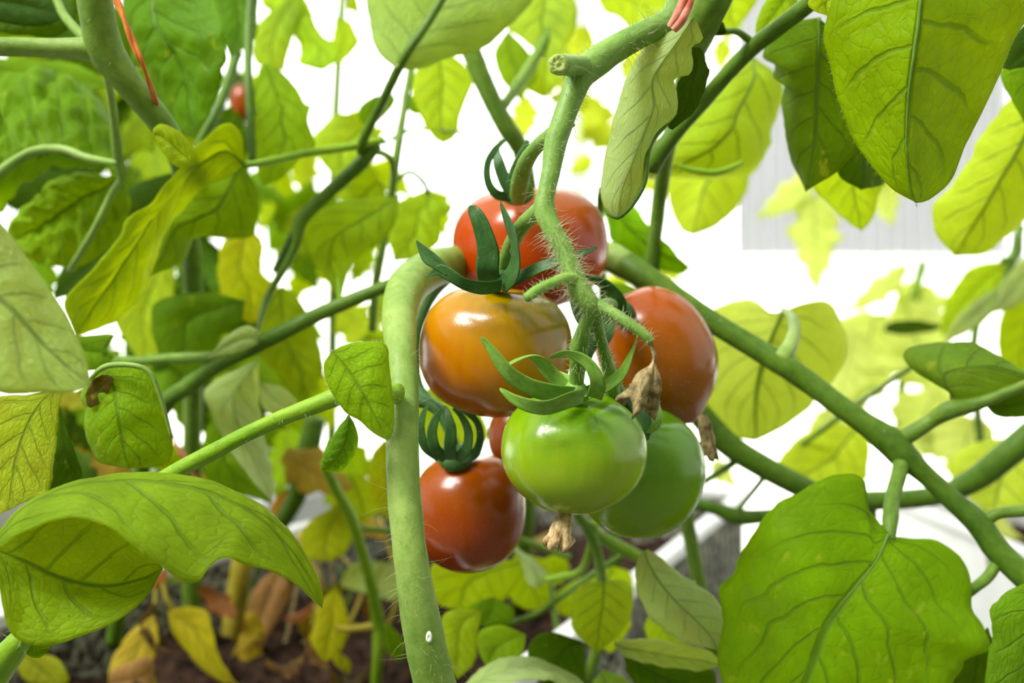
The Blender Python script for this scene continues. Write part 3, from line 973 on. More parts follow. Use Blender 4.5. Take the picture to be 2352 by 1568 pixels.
leaf(pd, '390,-120 470,-40 498,40 516,128 506,208 482,270 450,318', '360,-120 290,-30 300,100 338,220 385,295 450,318', (.52, .51, .52), (96, 144, 36), M='375,-120 350,20 415,150 450,318', e=(-.02, .03), cup=.2, wave=.05, crinkle=.0025, n=60, nv=14)
leaf(pd, '470,-60 500,20 512,90 530,132', '600,-60 592,20 586,90 530,132', (.60, .60), (92, 140, 40), n=28)
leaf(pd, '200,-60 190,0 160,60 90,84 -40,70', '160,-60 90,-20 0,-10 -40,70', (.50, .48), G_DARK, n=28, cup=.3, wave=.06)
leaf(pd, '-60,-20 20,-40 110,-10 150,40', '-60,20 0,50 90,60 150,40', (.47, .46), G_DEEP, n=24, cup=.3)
leaf(pd, '-80,130 60,135 180,150 260,200', '-80,180 60,200 170,215 260,200', (.58, .56), G_MID, n=24)
leaf(pd, '446,378 444,340 412,302 372,284 352,296 352,312', '444,380 404,382 372,350 352,312', (.425, .42), (166, 190, 40), n=24, midrib=False, cup=.3)
leaf(pd, '562,374 552,302 512,286 445,342 384,428 302,502 282,532 222,610 148,690 174,774', '562,380 525,404 475,428 425,474 388,520 356,606 318,688 262,738 174,774', (.50, .485, .48, .475), (136, 172, 30), M='562,377 510,346 440,396 365,480 285,600 225,690 174,774', e=(-.012, .02), n=54, nv=12, wave=.05, cup=.18)
leaf(pd, '552,352 478,366 400,436 352,500 325,590 330,640', '562,384 592,440 590,520 560,548 455,545 420,600 346,632', (.53, .52), (120, 160, 22), e=(0, .02), n=40, wave=.06)
stem(pd, '880,322,.55,18 800,338,.54,18 700,352,.53,18 600,374,.51,18 560,378,.50,14', M_STEM_BRIGHT, 'leaf_stalk', seed=56)
leaf(pd, '400,395 320,420 240,480 150,600 120,690', '402,400 420,480 360,560 240,650 120,690', (.60, .60), G_DEEP, n=30)  # shadow among the leaves put into this deep green

# ================================================================== middle left plant: ascending branch
pf = thing('tomato_plant', 'tomato plant left of the fruit with a long ascending dark branch', 'plant', at(330, 1480, .66))
stem(pf, '260,1480,.62,36 320,1100,.58,38 375,935,.54,38 430,888,.53,40 500,838,.52,36 580,796,.515,38 650,762,.51,36 730,722,.51,34 800,692,.51,32 880,660,.51,30 960,632,.52,30 1050,610,.54,26', M_STEM_DARK, n=70, seed=61)
stem(pf, '230,826,.54,18 320,828,.53,22 400,822,.525,24 480,820,.52,26 540,818,.517,30', M_STEM, 'side_branch', seed=62)
leaf(pf, '594,785 592,758 562,748 515,776 478,822', '594,790 560,805 520,815 478,822', (.505, .50), SAGE, under=True, n=24, midrib=False)
stem(pf, '1060,-80,.50,18 990,40,.50,20 930,130,.50,22 880,230,.52,22 835,320,.54,22 830,350,.55,22', M_STEM_DARK, 'leaf_stalk', seed=63)
stem(pf, '866,330,.55,30 835,368,.55,34 790,410,.55,32 730,465,.55,30 690,508,.55,32 680,560,.55,20 650,620,.55,18 610,690,.55,16 592,760,.54,10 590,790,.53,8', M_STEM_DARK, 'leaf_stalk', seed=64)
stem(pf, '700,500,.55,24 665,560,.56,22 635,620,.58,20', M_STEM_DARK, 'leaf_stalk', seed=65)
stem(pf, '860,345,.55,16 895,362,.55,14 905,400,.56,13 900,450,.57,12', M_STEM, 'leaf_stalk', seed=66)
stem(pf, '945,150,.62,18 930,240,.61,18 915,330,.60,20 900,440,.60,20 880,560,.60,20 862,660,.60,20 855,760,.60,18', M_STEM, 'side_branch', seed=67)
stem(pf, '905,420,.60,10 940,395,.59,10 970,415,.59,10 985,445,.60,10', M_STEM, 'leaf_stalk', n=20, seed=68)
leaf(pf, '915,448 850,455 770,468 702,505 702,560 720,600 745,635 782,700', '918,452 908,510 880,552 822,590 795,640 782,700', (.58, .57, .56), (138, 176, 40), n=40, wave=.05)
stem(pf, '775,640,.555,10 780,680,.54,12 786,705,.52,12', M_STEM_BRIGHT, 'leaf_stalk', n=14, seed=69)
leaf(pf, '975,438 915,468 895,545 905,600', '985,440 1036,472 1030,490 1012,500 1010,550 965,590 905,600', (.64, .63), (142, 180, 42), n=30, wave=.06)
leaf(pf, '592,826 502,868 470,902 490,962 532,1042 585,1110 624,1152', '594,826 598,940 618,1040 628,1110 624,1152', (.55, .54), SAGE, under=True, e=(0, .02))
leaf(pf, '500,950 470,1000 465,1080 520,1120 624,1156', '520,960 570,1040 610,1110 624,1156', (.58, .57), G_MID)
leaf(pf, '600,880 600,930 640,960 690,950', '602,878 650,890 680,920 690,950', (.58, .58), SAGE, under=True, n=24)
leaf(pf, '560,690 480,672 400,680 352,702 350,770 380,830 440,868', '565,692 552,740 510,770 490,830 440,868', (.62, .61), (104, 148, 24), n=36, cup=.3)
leaf(pf, '560,520 510,560 500,640 520,700 575,745', '570,520 605,560 602,625 642,665 610,722 575,745', (.66, .66), (168, 176, 24), n=30, wave=.06)
leaf(pf, '640,660 600,720 592,800 640,860 700,900', '650,655 690,690 725,770 745,850 700,900', (.66, .66), (124, 156, 22), n=30, wave=.08)
leaf(pf, '150,770 200,770 262,768 240,800 264,820', '150,780 170,840 220,850 264,820', (.46, .46), G_MID, n=20)
leaf(pf, '380,560 300,650 262,730 300,800 340,850', '400,570 400,680 380,780 340,850', (.72, .72), (170, 190, 50), n=26)
leaf(pf, '600,150 585,200 586,300 592,395 606,425', '620,145 672,190 700,235 714,242 708,278 722,330 690,362 642,412 606,425', (.58, .57), (130, 172, 36), n=40, wave=.06)
stem(pf, '580,-40,.60,22 572,60,.59,22 570,160,.58,20 575,280,.57,20 580,370,.56,16', M_STEM_DARK, 'side_branch', seed=70)
stem(pf, '545,120,.62,24 520,200,.61,24 490,270,.60,24 455,340,.60,24', M_STEM_DARK, 'side_branch', seed=71)

# ================================================================== tall plant at the top centre
pg = thing('tomato_plant', 'tomato plant at the top centre with pale leaves hanging above the red tomato', 'plant', at(1190, 1400, .90))
stem(pg, '1040,-20,.58,44 1070,80,.58,46 1095,150,.58,46 1130,230,.58,44 1170,305,.58,44 1200,360,.59,42 1230,600,.64,42 1220,1000,.74,42 1190,1400,.84,42', M_STEM, n=60, seed=81)
stem(pg, '1290,20,.66,26 1232,128,.64,26 1190,195,.62,26 1155,245,.60,24', M_STEM, 'side_branch', seed=82)
stem(pg, '880,330,.66,9 925,305,.66,10 970,296,.66,9 1060,304,.64,9 1150,322,.60,9', M_STEM, 'leaf_stalk', n=30, seed=83)
leaf(pg, '908,156 866,118 848,60 846,-20 900,-120 1080,-180', '910,158 965,160 1030,132 1108,112 1178,52 1232,-10 1220,-110 1080,-180', (.50, .52, .55), (132, 172, 62), M='909,157 975,60 1030,-40 1080,-180', e=(.0, .02), under=True, n=46, cup=.15, wave=.03, mr=.8)
leaf(pg, '1000,110 955,160 946,205 962,262 992,312 1018,330', '1010,110 1060,142 1088,182 1074,222 1060,262 1046,312 1018,330', (.66, .65), (162, 190, 48), n=36)
leaf(pg, '1240,-60 1190,0 1162,60 1200,90 1255,138', '1250,-60 1320,0 1322,60 1296,112 1255,138', (.66, .64), (164, 196, 74), n=30)
leaf(pg, '1165,70 1135,120 1150,180 1195,232', '1170,70 1215,120 1235,170 1195,232', (.72, .72), (126, 166, 40), n=26)
leaf(pg, '1260,90 1200,140 1205,200 1250,226', '1262,90 1310,120 1300,180 1250,226', (.74, .74), (160, 194, 60), n=26)
leaf(pg, '690,-40 640,10 590,60 586,140 650,165', '700,-40 690,40 668,100 650,165', (.72, .72), (150, 186, 60), n=30)
leaf(pg, '650,-60 600,0 660,60 690,120 688,148 740,162', '680,-60 712,20 742,82 778,100 772,138 740,162', (.74, .72, .70), (142, 184, 40), n=34, e=(.02, .0), wave=.06)
leaf(pg, '770,40 762,90 760,130 768,152', '772,40 805,50 818,78 826,96 800,132 768,152', (.82, .82), (158, 192, 50), n=26)
leaf(pg, '800,-20 798,20 815,30 830,60', '802,-20 822,0 826,30 830,60', (.82, .82), G_YEL, n=18)
leaf(pg, '860,220 830,240 822,270 850,300', '866,220 900,215 905,240 850,300', (.66, .66), G_MID, n=22)
leaf(pg, '960,200 930,240 950,262 985,262', '962,200 985,225 990,240 985,262', (.70, .70), G_MID, n=18)
leaf(pg, '860,300 790,260 740,290 716,330 760,400 800,420', '862,300 872,340 840,390 800,420', (.74, .74), (150, 186, 56), n=26)
leaf(pg, '880,440 850,380 800,395 760,440 800,470 860,490', '884,440 900,470 885,485 860,490', (.76, .76), (140, 178, 44), n=22)

# leaf right behind the red tomato
ph = thing('tomato_plant', 'tomato plant behind the red tomato with one broad shaded leaf', 'plant', at(1420, 1350, .78))
leaf(ph, '1380,440 1395,520 1420,570 1500,612 1560,630 1584,614', '1385,438 1450,470 1500,530 1550,580 1584,614', (.56, .55, .54), (112, 166, 16), M='1382,440 1440,520 1510,580 1584,614', e=(.02, -.01), n=36)
leaf(ph, '1390,650 1400,690 1440,700 1490,690', '1392,648 1430,650 1470,665 1490,690', (.60, .60), G_MID, n=20)
stem(ph, '1382,430,.56,16 1378,470,.57,18 1385,700,.66,22 1400,1000,.74,24 1420,1400,.80,24', M_STEM_DARK, seed=91)

# ================================================================== low young plant under the fruit
pl = thing('tomato_plant', 'low bushy tomato plant on the soil below the green tomatoes', 'plant', at(1350, 1620, .60))
stem(pl, '1318,1170,.52,22 1348,1210,.53,26 1372,1270,.54,26 1382,1340,.55,24 1378,1420,.56,24 1368,1500,.57,26 1345,1580,.58,28 1330,1680,.60,30', M_STEM, n=50, seed=101)
stem(pl, '1330,1190,.53,26 1390,1238,.55,28 1460,1275,.56,30 1530,1320,.57,22', M_STEM_BRIGHT, 'leaf_stalk', seed=102)
stem(pl, '1150,1440,.64,14 1230,1410,.63,15 1310,1355,.60,15 1390,1300,.58,15 1450,1262,.57,14', M_STEM, 'leaf_stalk', seed=103)
stem(pl, '1265,1330,.62,10 1272,1400,.62,14 1290,1470,.62,18 1330,1540,.61,20', M_STEM_PALE, 'leaf_stalk', n=24, seed=104)
stem(pl, '1365,1200,.53,20 1355,1260,.54,18 1335,1310,.56,18 1290,1325,.57,16 1250,1330,.58,12', M_STEM_BRIGHT, 'leaf_stalk', n=24, seed=105)
stem(pl, '1185,1235,.66,16 1240,1255,.66,16 1310,1280,.66,14', M_STEM, 'leaf_stalk', n=20, seed=106)
leaf(pl, '1475,1265 1460,1300 1466,1362 1502,1424 1560,1468 1650,1494', '1490,1262 1545,1300 1602,1340 1662,1398 1672,1450 1650,1494', (0.451, 0.435, 0.426), SAGE, under=True, e=(0, .02), cup=.1)
leaf(pl, '1410,1478 1440,1510 1510,1530 1600,1540 1660,1530', '1412,1474 1480,1466 1560,1480 1620,1490 1660,1530', (0.476, 0.467), SAGE, under=True, e=(0, -.02))
leaf(pl, '1430,1500 1450,1560 1520,1610 1640,1620', '1450,1498 1560,1515 1640,1540 1640,1620', (0.492, 0.476), G_DARK)
leaf(pl, '1380,1340 1330,1345 1312,1400 1320,1450 1370,1500', '1390,1338 1440,1335 1455,1390 1430,1450 1370,1500', (0.492, 0.492), (150, 182, 66), n=30)
leaf(pl, '1400,1300 1350,1320 1290,1350 1260,1390 1330,1430', '1410,1300 1450,1320 1440,1400 1330,1430', (.66, .66), (176, 204, 40), n=26)
leaf(pl, '1330,1470 1260,1450 1215,1480 1225,1540 1290,1620', '1340,1475 1345,1540 1330,1590 1290,1620', (0.492, 0.484), G_DARK, n=26)
leaf(pl, '1205,1455 1150,1435 1102,1450 1098,1490 1120,1540', '1208,1458 1200,1500 1170,1530 1120,1540', (0.525, 0.517), (124, 164, 24), n=26)
leaf(pl, '1060,1580 1110,1530 1190,1508 1270,1525 1330,1560 1360,1600', '1060,1590 1120,1580 1220,1560 1290,1570 1360,1600', (0.467, 0.467), (156, 184, 120), under=True, n=30, e=(.02, -.02))
leaf(pl, '1190,1290 1090,1275 1000,1290 985,1340 1010,1390 1080,1402', '1192,1295 1185,1340 1150,1385 1080,1402', (.62, .61), (168, 190, 22), n=34)
leaf(pl, '1190,1270 1160,1310 1170,1370 1210,1400 1250,1398', '1200,1270 1260,1290 1275,1340 1250,1398', (.66, .65), (178, 204, 30), n=28)
leaf(pl, '1170,1255 1195,1290 1210,1335 1230,1350', '1180,1250 1215,1280 1262,1325 1230,1350', (.60, .59), (166, 190, 130), under=True, n=24, e=(0, .02))
leaf(pl, '1240,1300 1255,1280 1290,1275 1310,1300', '1242,1305 1250,1335 1290,1340 1310,1300', (.68, .68), (186, 208, 30), n=20)
leaf(pl, '1100,1400 1040,1400 1012,1430 1015,1500 1050,1560', '1105,1405 1098,1450 1090,1520 1050,1560', (0.525, 0.517), (140, 172, 26), n=26)
leaf(pl, '1130,1370 1080,1390 1070,1420 1110,1440', '1135,1370 1180,1400 1170,1430 1110,1440', (0.574, 0.574), G_MID, n=20)
leaf(pl, '1370,1400 1370,1460 1400,1500 1430,1470', '1372,1398 1420,1400 1450,1430 1430,1470', (0.549, 0.549), (184, 206, 40), n=20)
leaf(pl, '1500,1400 1480,1440 1500,1480 1560,1500', '1505,1400 1560,1420 1580,1460 1560,1500', (0.558, 0.558), (170, 200, 50), n=20)
leaf(pl, '1380,1540 1360,1580 1400,1640 1460,1640', '1385,1536 1440,1560 1470,1600 1460,1640', (0.525, 0.508), (130, 170, 70), n=22)

# ================================================================== yellowing plant at the lower left
py_ = thing('tomato_plant', 'yellowing tomato plant with withered brown leaves at the lower left', 'plant', at(700, 1620, .74))
stem(py_, '745,1060,.60,22 770,1120,.61,24 805,1185,.62,26 830,1260,.63,26 852,1340,.64,26 868,1430,.65,30 868,1500,.65,26 862,1600,.66,24 860,1750,.68,24', M_STEM_BRIGHT, n=50, seed=111)
stem(py_, '868,1436,.65,26 840,1440,.65,18 800,1444,.655,16 775,1440,.66,12', M_STEM_YELLOW, 'leaf_stalk', n=20, seed=112)
stem(py_, '820,1212,.63,16 870,1216,.64,14 930,1220,.66,14', M_STEM, 'leaf_stalk', n=16, seed=113)
stem(py_, '575,1180,.78,40 555,1300,.78,48 540,1400,.79,50 530,1500,.80,54 520,1700,.83,56', M_STEM_YELLOW, n=30, seed=114)
stem(py_, '725,960,.72,48 705,1050,.72,52 680,1140,.73,44 640,1210,.74,38', M_STEM_DARK, 'side_branch', n=24, seed=115)
stem(py_, '372,1330,.70,10 385,1380,.70,11 420,1430,.71,14 470,1500,.72,16 530,1560,.73,18', M_STEM_YELLOW, 'leaf_stalk', n=24, seed=116)
stem(py_, '360,1340,.70,8 355,1390,.70,9 350,1415,.70,9', M_STEM_YELLOW, 'leaf_stalk', n=12, seed=117)
stem(py_, '430,570,.72,36 440,620,.72,36 445,690,.73,34', M_STEM_DARK, 'side_branch', n=14, seed=118)
leaf(py_, '352,1412 295,1455 258,1515 250,1570 300,1640', '354,1412 366,1470 350,1530 360,1590 300,1640', (.66, .64), (210, 176, 66), n=30)
leaf(py_, '250,1570 255,1540 300,1520 345,1510 355,1540', '250,1580 290,1600 340,1590 355,1540', (.645, .635), (196, 150, 110), n=20)
leaf(py_, '384,1405 430,1392 475,1405 490,1450 510,1520 560,1590', '384,1408 395,1450 430,1500 480,1550 560,1590', (.68, .66), (196, 176, 40), n=30)
leaf(py_, '770,1350 735,1385 720,1440 712,1470 735,1510 750,1520', '772,1348 792,1390 802,1440 785,1490 750,1520', (.66, .66), (222, 196, 48), n=28)
leaf(py_, '790,1505 770,1490 765,1520 800,1550', '792,1505 805,1520 805,1540 800,1550', (.68, .68), YEL, n=14)
leaf(py_, '640,1300 600,1330 570,1380 555,1450 600,1490', '650,1300 665,1360 640,1420 600,1490', (.74, .72), (170, 136, 100), n=28, wave=.15, cup=.4)
leaf(py_, '600,1440 560,1440 545,1500 580,1560', '605,1440 600,1480 610,1530 580,1560', (.74, .72), (186, 156, 40), n=20)
leaf(py_, '740,1320 720,1390 690,1430 645,1420', '745,1320 740,1360 700,1400 645,1420', (.74, .73), (186, 122, 90), n=24, cup=.5)
leaf(py_, '640,1130 620,1170 640,1200 670,1180', '645,1130 670,1120 685,1150 670,1180', (.76, .76), (172, 130, 50), n=18)
leaf(py_, '790,1150 720,1190 690,1230 700,1280 760,1290', '795,1150 810,1200 800,1260 760,1290', (.72, .72), (196, 190, 50), n=28)
leaf(py_, '800,1090 760,1130 770,1180 830,1200', '806,1090 880,1110 900,1160 830,1200', (.74, .74), (170, 184, 60), n=24)
leaf(py_, '880,1010 850,1050 850,1120 890,1200', '890,1010 930,1060 930,1140 890,1200', (.70, .70), (176, 176, 40), n=24)
leaf(py_, '900,1290 820,1290 780,1340 830,1360 900,1380', '905,1290 940,1320 940,1360 900,1380', (.74, .73), SAGE, under=True, n=24)
leaf(py_, '870,1430 900,1440 930,1480 925,1520', '870,1436 880,1480 900,1510 925,1520', (.68, .68), G_MID, n=16)
leaf(py_, '380,1300 355,1330 345,1355 362,1345', '382,1300 385,1320 375,1338 362,1345', (.66, .66), (206, 130, 84), n=12, midrib=False)
leaf(py_, '60,1500 40,1540 70,1570 130,1580', '64,1500 130,1510 160,1560 130,1580', (.60, .60), (170, 176, 50), n=20)
rg = random.Random(5)
for i in range(9):
    x_, y_ = rg.uniform(180, 700), rg.uniform(1010, 1180)
    grow(py_, (x_, y_, .95), (x_ + rg.uniform(-110, 110), y_ + rg.uniform(60, 130), .93), rg.uniform(80, 130), rg.choice([G_MID, G_DARK, (176, 176, 60), (186, 150, 90)]), rg.uniform(-.6, .6), seed=i, midrib=False)

rg = random.Random(71)
for i in range(26):
    x_, y_ = rg.uniform(-60, 760), rg.uniform(860, 1200)
    d_ = rg.uniform(.62, .88)
    a_ = rg.uniform(.3, 2.8)
    L_ = rg.uniform(110, 190)
    grow(py_, (x_, y_, d_), (x_ + L_ * math.cos(a_), y_ + L_ * math.sin(a_), d_ + rg.uniform(-.04, .04)), L_ * rg.uniform(.5, .75), rg.choice([G_MID, G_DARK, G_DARK, G_LIT, (150, 160, 50), (176, 150, 80)]), rg.uniform(-.9, .9), seed=i + 300, midrib=False)
for i in range(22):
    x_, y_ = rg.uniform(180, 940), rg.uniform(1230, 1470)
    d_ = rg.uniform(.66, .86)
    a_ = rg.uniform(.6, 2.6)
    L_ = rg.uniform(70, 140)
    grow(py_, (x_, y_, d_), (x_ + L_ * math.cos(a_), y_ + L_ * math.sin(a_), d_ + rg.uniform(-.03, .03)), L_ * rg.uniform(.4, .65), rg.choice([(126, 98, 62), (96, 74, 48), (190, 160, 60), (150, 130, 60), (120, 140, 50), (150, 108, 74)]), rg.uniform(-1.1, 1.1), .3, seed=i + 400, midrib=False, wave=.14)
for i in range(9):
    x_ = rg.uniform(560, 900)
    stem(py_, [(x_, 1240 + rg.uniform(-60, 60), .80, 9), (x_ + rg.uniform(-60, 60), 1360, .78, 10), (x_ + rg.uniform(-90, 90), 1520, .76, 11)], rg.choice([M_DRY_DARK, M_STEM_DARK, M_STEM_YELLOW]), 'dry_stalk', n=16, sides=7)

# withered leaves lying on the soil
rg = random.Random(12)
names = ['curled brown withered leaf on the soil beside the yellow stem', 'crumpled tan withered leaf on the soil below the red tomato', 'dark shrivelled leaf on the soil under the thick stem',
         'rust coloured dead leaf on the soil at the bottom centre right', 'greyish brown dead leaf on the soil right of the thick stem', 'light brown dead leaf on the soil below the dried flower']
spots = [(660, 1500), (720, 1250), (810, 1530), (1520, 1560), (1080, 1240), (1240, 1210)]
for i, (x_, y_) in enumerate(spots):
    d_ = (CZ - .250) * FPX / (y_ - 784)
    d_ = min(d_, 1.0)
    o = grow(None, (x_ - 45, y_ + 10, d_), (x_ + 45, y_ - 12, d_ + .02), 75, [(120, 92, 66), (168, 138, 92), (84, 66, 48), (160, 96, 60), (120, 104, 86), (190, 164, 110)][i], 1.2, .3, seed=i + 40, fold=.6, midrib=False, name='withered_leaf', wave=.2)
    tag(o, names[i], 'dead leaf', 'withered leaves on the soil')

# ================================================================== plants farther back
pbk = thing('tomato_plant', 'dense dark tomato plant far back at the left behind the thick stem', 'plant', at(300, 1150, 1.05))
stem(pbk, '330,-60,1.0,26 320,300,1.0,26 300,700,1.02,28 300,1150,1.05,30', M_STEM_DARK, seed=121)
rg = random.Random(21)
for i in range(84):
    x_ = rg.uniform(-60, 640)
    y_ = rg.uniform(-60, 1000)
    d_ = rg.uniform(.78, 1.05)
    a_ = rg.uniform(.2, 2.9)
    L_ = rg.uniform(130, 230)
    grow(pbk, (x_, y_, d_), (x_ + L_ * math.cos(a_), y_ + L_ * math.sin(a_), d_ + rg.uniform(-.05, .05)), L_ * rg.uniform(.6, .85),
         rg.choice([G_DARK, G_DEEP, G_MID, G_MID, G_DARK, G_LIT, (126, 160, 26)]), rg.uniform(-.9, .9), rg.uniform(-.1, .25), seed=i, midrib=False)  # darker tints put the shade between leaves into the colour

pbc = thing('tomato_plant', 'thin bright tomato plant far back in the centre left gap', 'plant', at(760, 1200, 1.1))
stem(pbc, '790,-60,1.1,20 770,300,1.08,22 765,700,1.08,24 760,1200,1.1,26', M_STEM, seed=122)
rg = random.Random(33)
for (x_, y_) in [(640, 420), (720, 380), (800, 520), (690, 600), (760, 640), (840, 600), (650, 240), (980, 480), (700, 760), (780, 740), (830, 820), (640, 900), (720, 900), (800, 300), (620, 560),
                 (640, 330), (560, 640), (700, 520), (840, 430), (920, 560), (620, 1000), (720, 1040), (820, 1060), (600, 800), (870, 700)]:
    d_ = rg.uniform(.85, 1.15)
    a_ = rg.uniform(.5, 2.6)
    L_ = rg.uniform(90, 170)
    grow(pbc, (x_, y_ - 40, d_), (x_ + L_ * math.cos(a_), y_ - 40 + L_ * math.sin(a_), d_), L_ * .75, rg.choice([G_LIT, G_YEL, G_YEL, G_MID, (176, 190, 50)]), rg.uniform(-.8, .8), seed=int(x_), midrib=False)

pbr = thing('tomato_plant', 'overexposed pale yellow tomato plant far back before the right hand wall', 'plant', at(2050, 1200, 1.45))
stem(pbr, '2120,600,1.40,20 2080,800,1.40,22 2050,1200,1.45,24', M_STEM_BRIGHT, seed=123)
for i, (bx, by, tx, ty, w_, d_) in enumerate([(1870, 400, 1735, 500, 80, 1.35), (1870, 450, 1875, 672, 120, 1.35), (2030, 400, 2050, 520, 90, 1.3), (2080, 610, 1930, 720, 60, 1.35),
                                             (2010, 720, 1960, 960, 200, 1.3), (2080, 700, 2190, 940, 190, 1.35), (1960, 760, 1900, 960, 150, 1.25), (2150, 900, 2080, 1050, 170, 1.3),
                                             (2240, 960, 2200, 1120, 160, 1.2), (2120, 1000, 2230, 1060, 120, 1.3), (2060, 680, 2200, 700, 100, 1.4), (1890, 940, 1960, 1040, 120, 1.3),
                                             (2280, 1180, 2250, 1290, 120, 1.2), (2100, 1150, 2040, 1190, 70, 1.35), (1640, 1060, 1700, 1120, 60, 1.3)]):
    grow(pbr, (bx, by, d_), (tx, ty, d_), w_, (236, 238, 150), .3 * ((i % 3) - 1), seed=i + 60, midrib=False)  # overexposed backlight put into the pale tint

pbq = thing('tomato_plant', 'glossy leaved tomato plant at the far right edge', 'plant', at(2280, 1300, .95))
stem(pbq, '2345,520,.86,20 2310,640,.85,20 2240,760,.85,18 2250,1000,.9,20 2280,1300,.95,22', M_STEM, seed=124)
leaf(pbq, '2310,600 2240,610 2190,660 2165,720 2160,775', '2312,604 2300,660 2240,720 2160,775', (.85, .84), (150, 186, 40), n=26)
leaf(pbq, '2330,640 2240,690 2190,740 2165,790', '2332,644 2280,720 2230,760 2165,790', (.83, .82), (150, 178, 110), under=True, n=26)
leaf(pbq, '2400,560 2340,600 2300,660 2280,720', '2410,570 2390,640 2340,700 2280,720', (.82, .82), (150, 178, 110), under=True, n=24)
leaf(pbq, '2400,680 2320,690 2290,760 2300,830 2340,870', '2410,690 2420,760 2400,830 2340,870', (.88, .88), (160, 190, 40), n=24)
leaf(pbq, '2160,745 2100,735 2040,742 2030,760', '2160,755 2110,765 2060,768 2030,760', (.95, .95), G_DEEP, n=20)
stem(pbq, '2340,540,.84,20 2330,590,.84,24 2300,600,.84,16', M_STEM_DARK, 'leaf_stalk', n=14, seed=125)

pbt = thing('tomato_plant', 'sunlit tomato plant far back seen above the truss', 'plant', at(1400, 1150, 1.5))
stem(pbt, '1480,-60,1.4,16 1440,300,1.4,18 1420,700,1.45,20 1400,1150,1.5,22', M_STEM_BRIGHT, seed=126)
rg = random.Random(44)
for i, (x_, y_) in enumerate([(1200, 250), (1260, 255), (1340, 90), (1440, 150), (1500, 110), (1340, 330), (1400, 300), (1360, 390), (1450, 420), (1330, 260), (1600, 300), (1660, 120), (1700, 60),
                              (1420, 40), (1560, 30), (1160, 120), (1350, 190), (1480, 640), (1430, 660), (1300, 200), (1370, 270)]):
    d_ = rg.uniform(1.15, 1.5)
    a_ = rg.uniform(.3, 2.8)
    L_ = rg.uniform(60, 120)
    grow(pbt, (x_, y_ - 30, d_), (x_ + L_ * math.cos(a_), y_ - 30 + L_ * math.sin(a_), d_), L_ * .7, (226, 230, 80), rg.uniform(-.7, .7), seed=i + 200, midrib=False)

# ================================================================== tomatoes
OR = tomato_material('ripening_orange_skin', [(.0, (158, 74, 0)), (.35, (180, 107, 0)), (.62, (180, 124, 0)), (.95, (121, 111, 0))], side=7.0, streak=.36)
RD = tomato_material('red_orange_skin', [(.0, (164, 49, 0)), (.5, (175, 59, 0)), (.85, (162, 74, 0)), (1.0, (131, 83, 4))], side=3.0, streak=.2)
RD2 = tomato_material('deep_red_skin', [(.0, (129, 44, 0)), (.5, (141, 56, 0)), (1.0, (153, 76, 0))], streak=.2)
RD3 = tomato_material('amber_red_skin', [(.0, (155, 86, 0)), (.4, (162, 88, 0)), (1.0, (153, 67, 0))], streak=.2)
GR = tomato_material('unripe_green_skin', [(.0, (130, 154, 18)), (.45, (140, 168, 20)), (.8, (100, 148, 2)), (1.0, (75, 128, 0))], streak=.35)
GR2 = tomato_material('unripe_deep_green_skin', [(.0, (124, 150, 6)), (.5, (106, 148, 6)), (1.0, (70, 124, 10))], streak=.25)


def edge_hairs(t, cx, cy, d, rx, ry, cnt, seed=0):
    """down standing on the fruit's skin"""
    rng = random.Random(seed)
    c = at(cx, cy, d)
    V, F = [], []
    for _ in range(cnt):
        a, b = rng.uniform(0, 6.283), rng.uniform(-1, .7)
        q = math.sqrt(1 - b * b)
        dv = np.array((q * math.cos(a), q * math.sin(a), b))
        p = c + dv * np.array((rx, rx, ry)) * d / FPX * .985
        hair_geo(V, F, p, dv, np.array((rng.uniform(-.4, .4), 0, rng.uniform(-.5, .2))), rng.uniform(.0006, .0014), .00003)
    o = mesh_obj('fine_hairs', V, F, M_HAIR, t)
    o['kind'] = 'stuff'


# front green tomato
t1 = tomato('round light green unripe tomato in front with curled sepals', 1318, 1034, .364, 165, 138, GR, tilt=(3, 14), lobes=6, lob=.022, seed=1, dimple=.14, power=2.15)
edge_hairs(t1, 1318, 1034, .364, 163, 136, 900, 3)
cal = mesh_obj('calyx', *tube_geo(*px_path('1322,880,.350,36 1322,902,.352,70 1322,918,.352,60', 10), 20)[:2], M_SEPAL, t1)
ribbon(cal, '1310,905,.345,44 1262,900,.338,46 1205,882,.334,40 1165,852,.331,34 1135,812,.330,26 1116,786,.330,16 1104,774,.330,6', M_SEPAL, twist=[.5, .3, .8], sub=True)
ribbon(cal, '1300,890,.352,30 1262,852,.352,40 1240,826,.350,36 1218,818,.346,24 1185,828,.340,24 1155,846,.336,14 1148,850,.335,5', M_SEPAL, twist=[.2, .8, 1.0], sub=True)
ribbon(cal, '1366,912,.338,36 1374,880,.330,40 1362,846,.328,40 1335,822,.330,34 1300,812,.333,24 1272,818,.336,12 1262,822,.337,5', M_SEPAL, twist=[.2, .4, .9], sub=True)
ribbon(cal, '1340,908,.342,40 1300,920,.334,46 1256,934,.331,44 1215,930,.331,38 1180,916,.332,26 1158,900,.333,14 1148,892,.334,5', M_SEPAL, twist=[.5, .6, .2], sub=True)
ribbon(cal, '1350,902,.350,34 1395,884,.346,32 1428,858,.340,28 1448,820,.336,24 1460,785,.334,14 1464,766,.334,5', M_SEPAL, twist=[.5, .2, 1.2], sub=True)
ribbon(cal, '1330,900,.352,40 1300,880,.358,44 1272,866,.362,36 1250,850,.364,12', M_SEPAL, twist=.5, sub=True)
dried_flower(t1, '1302,1166,.360,16 1298,1180,.358,26 1293,1200,.356,34 1288,1222,.355,44 1284,1240,.355,58 1282,1256,.355,46', M_DRY, seed=2)
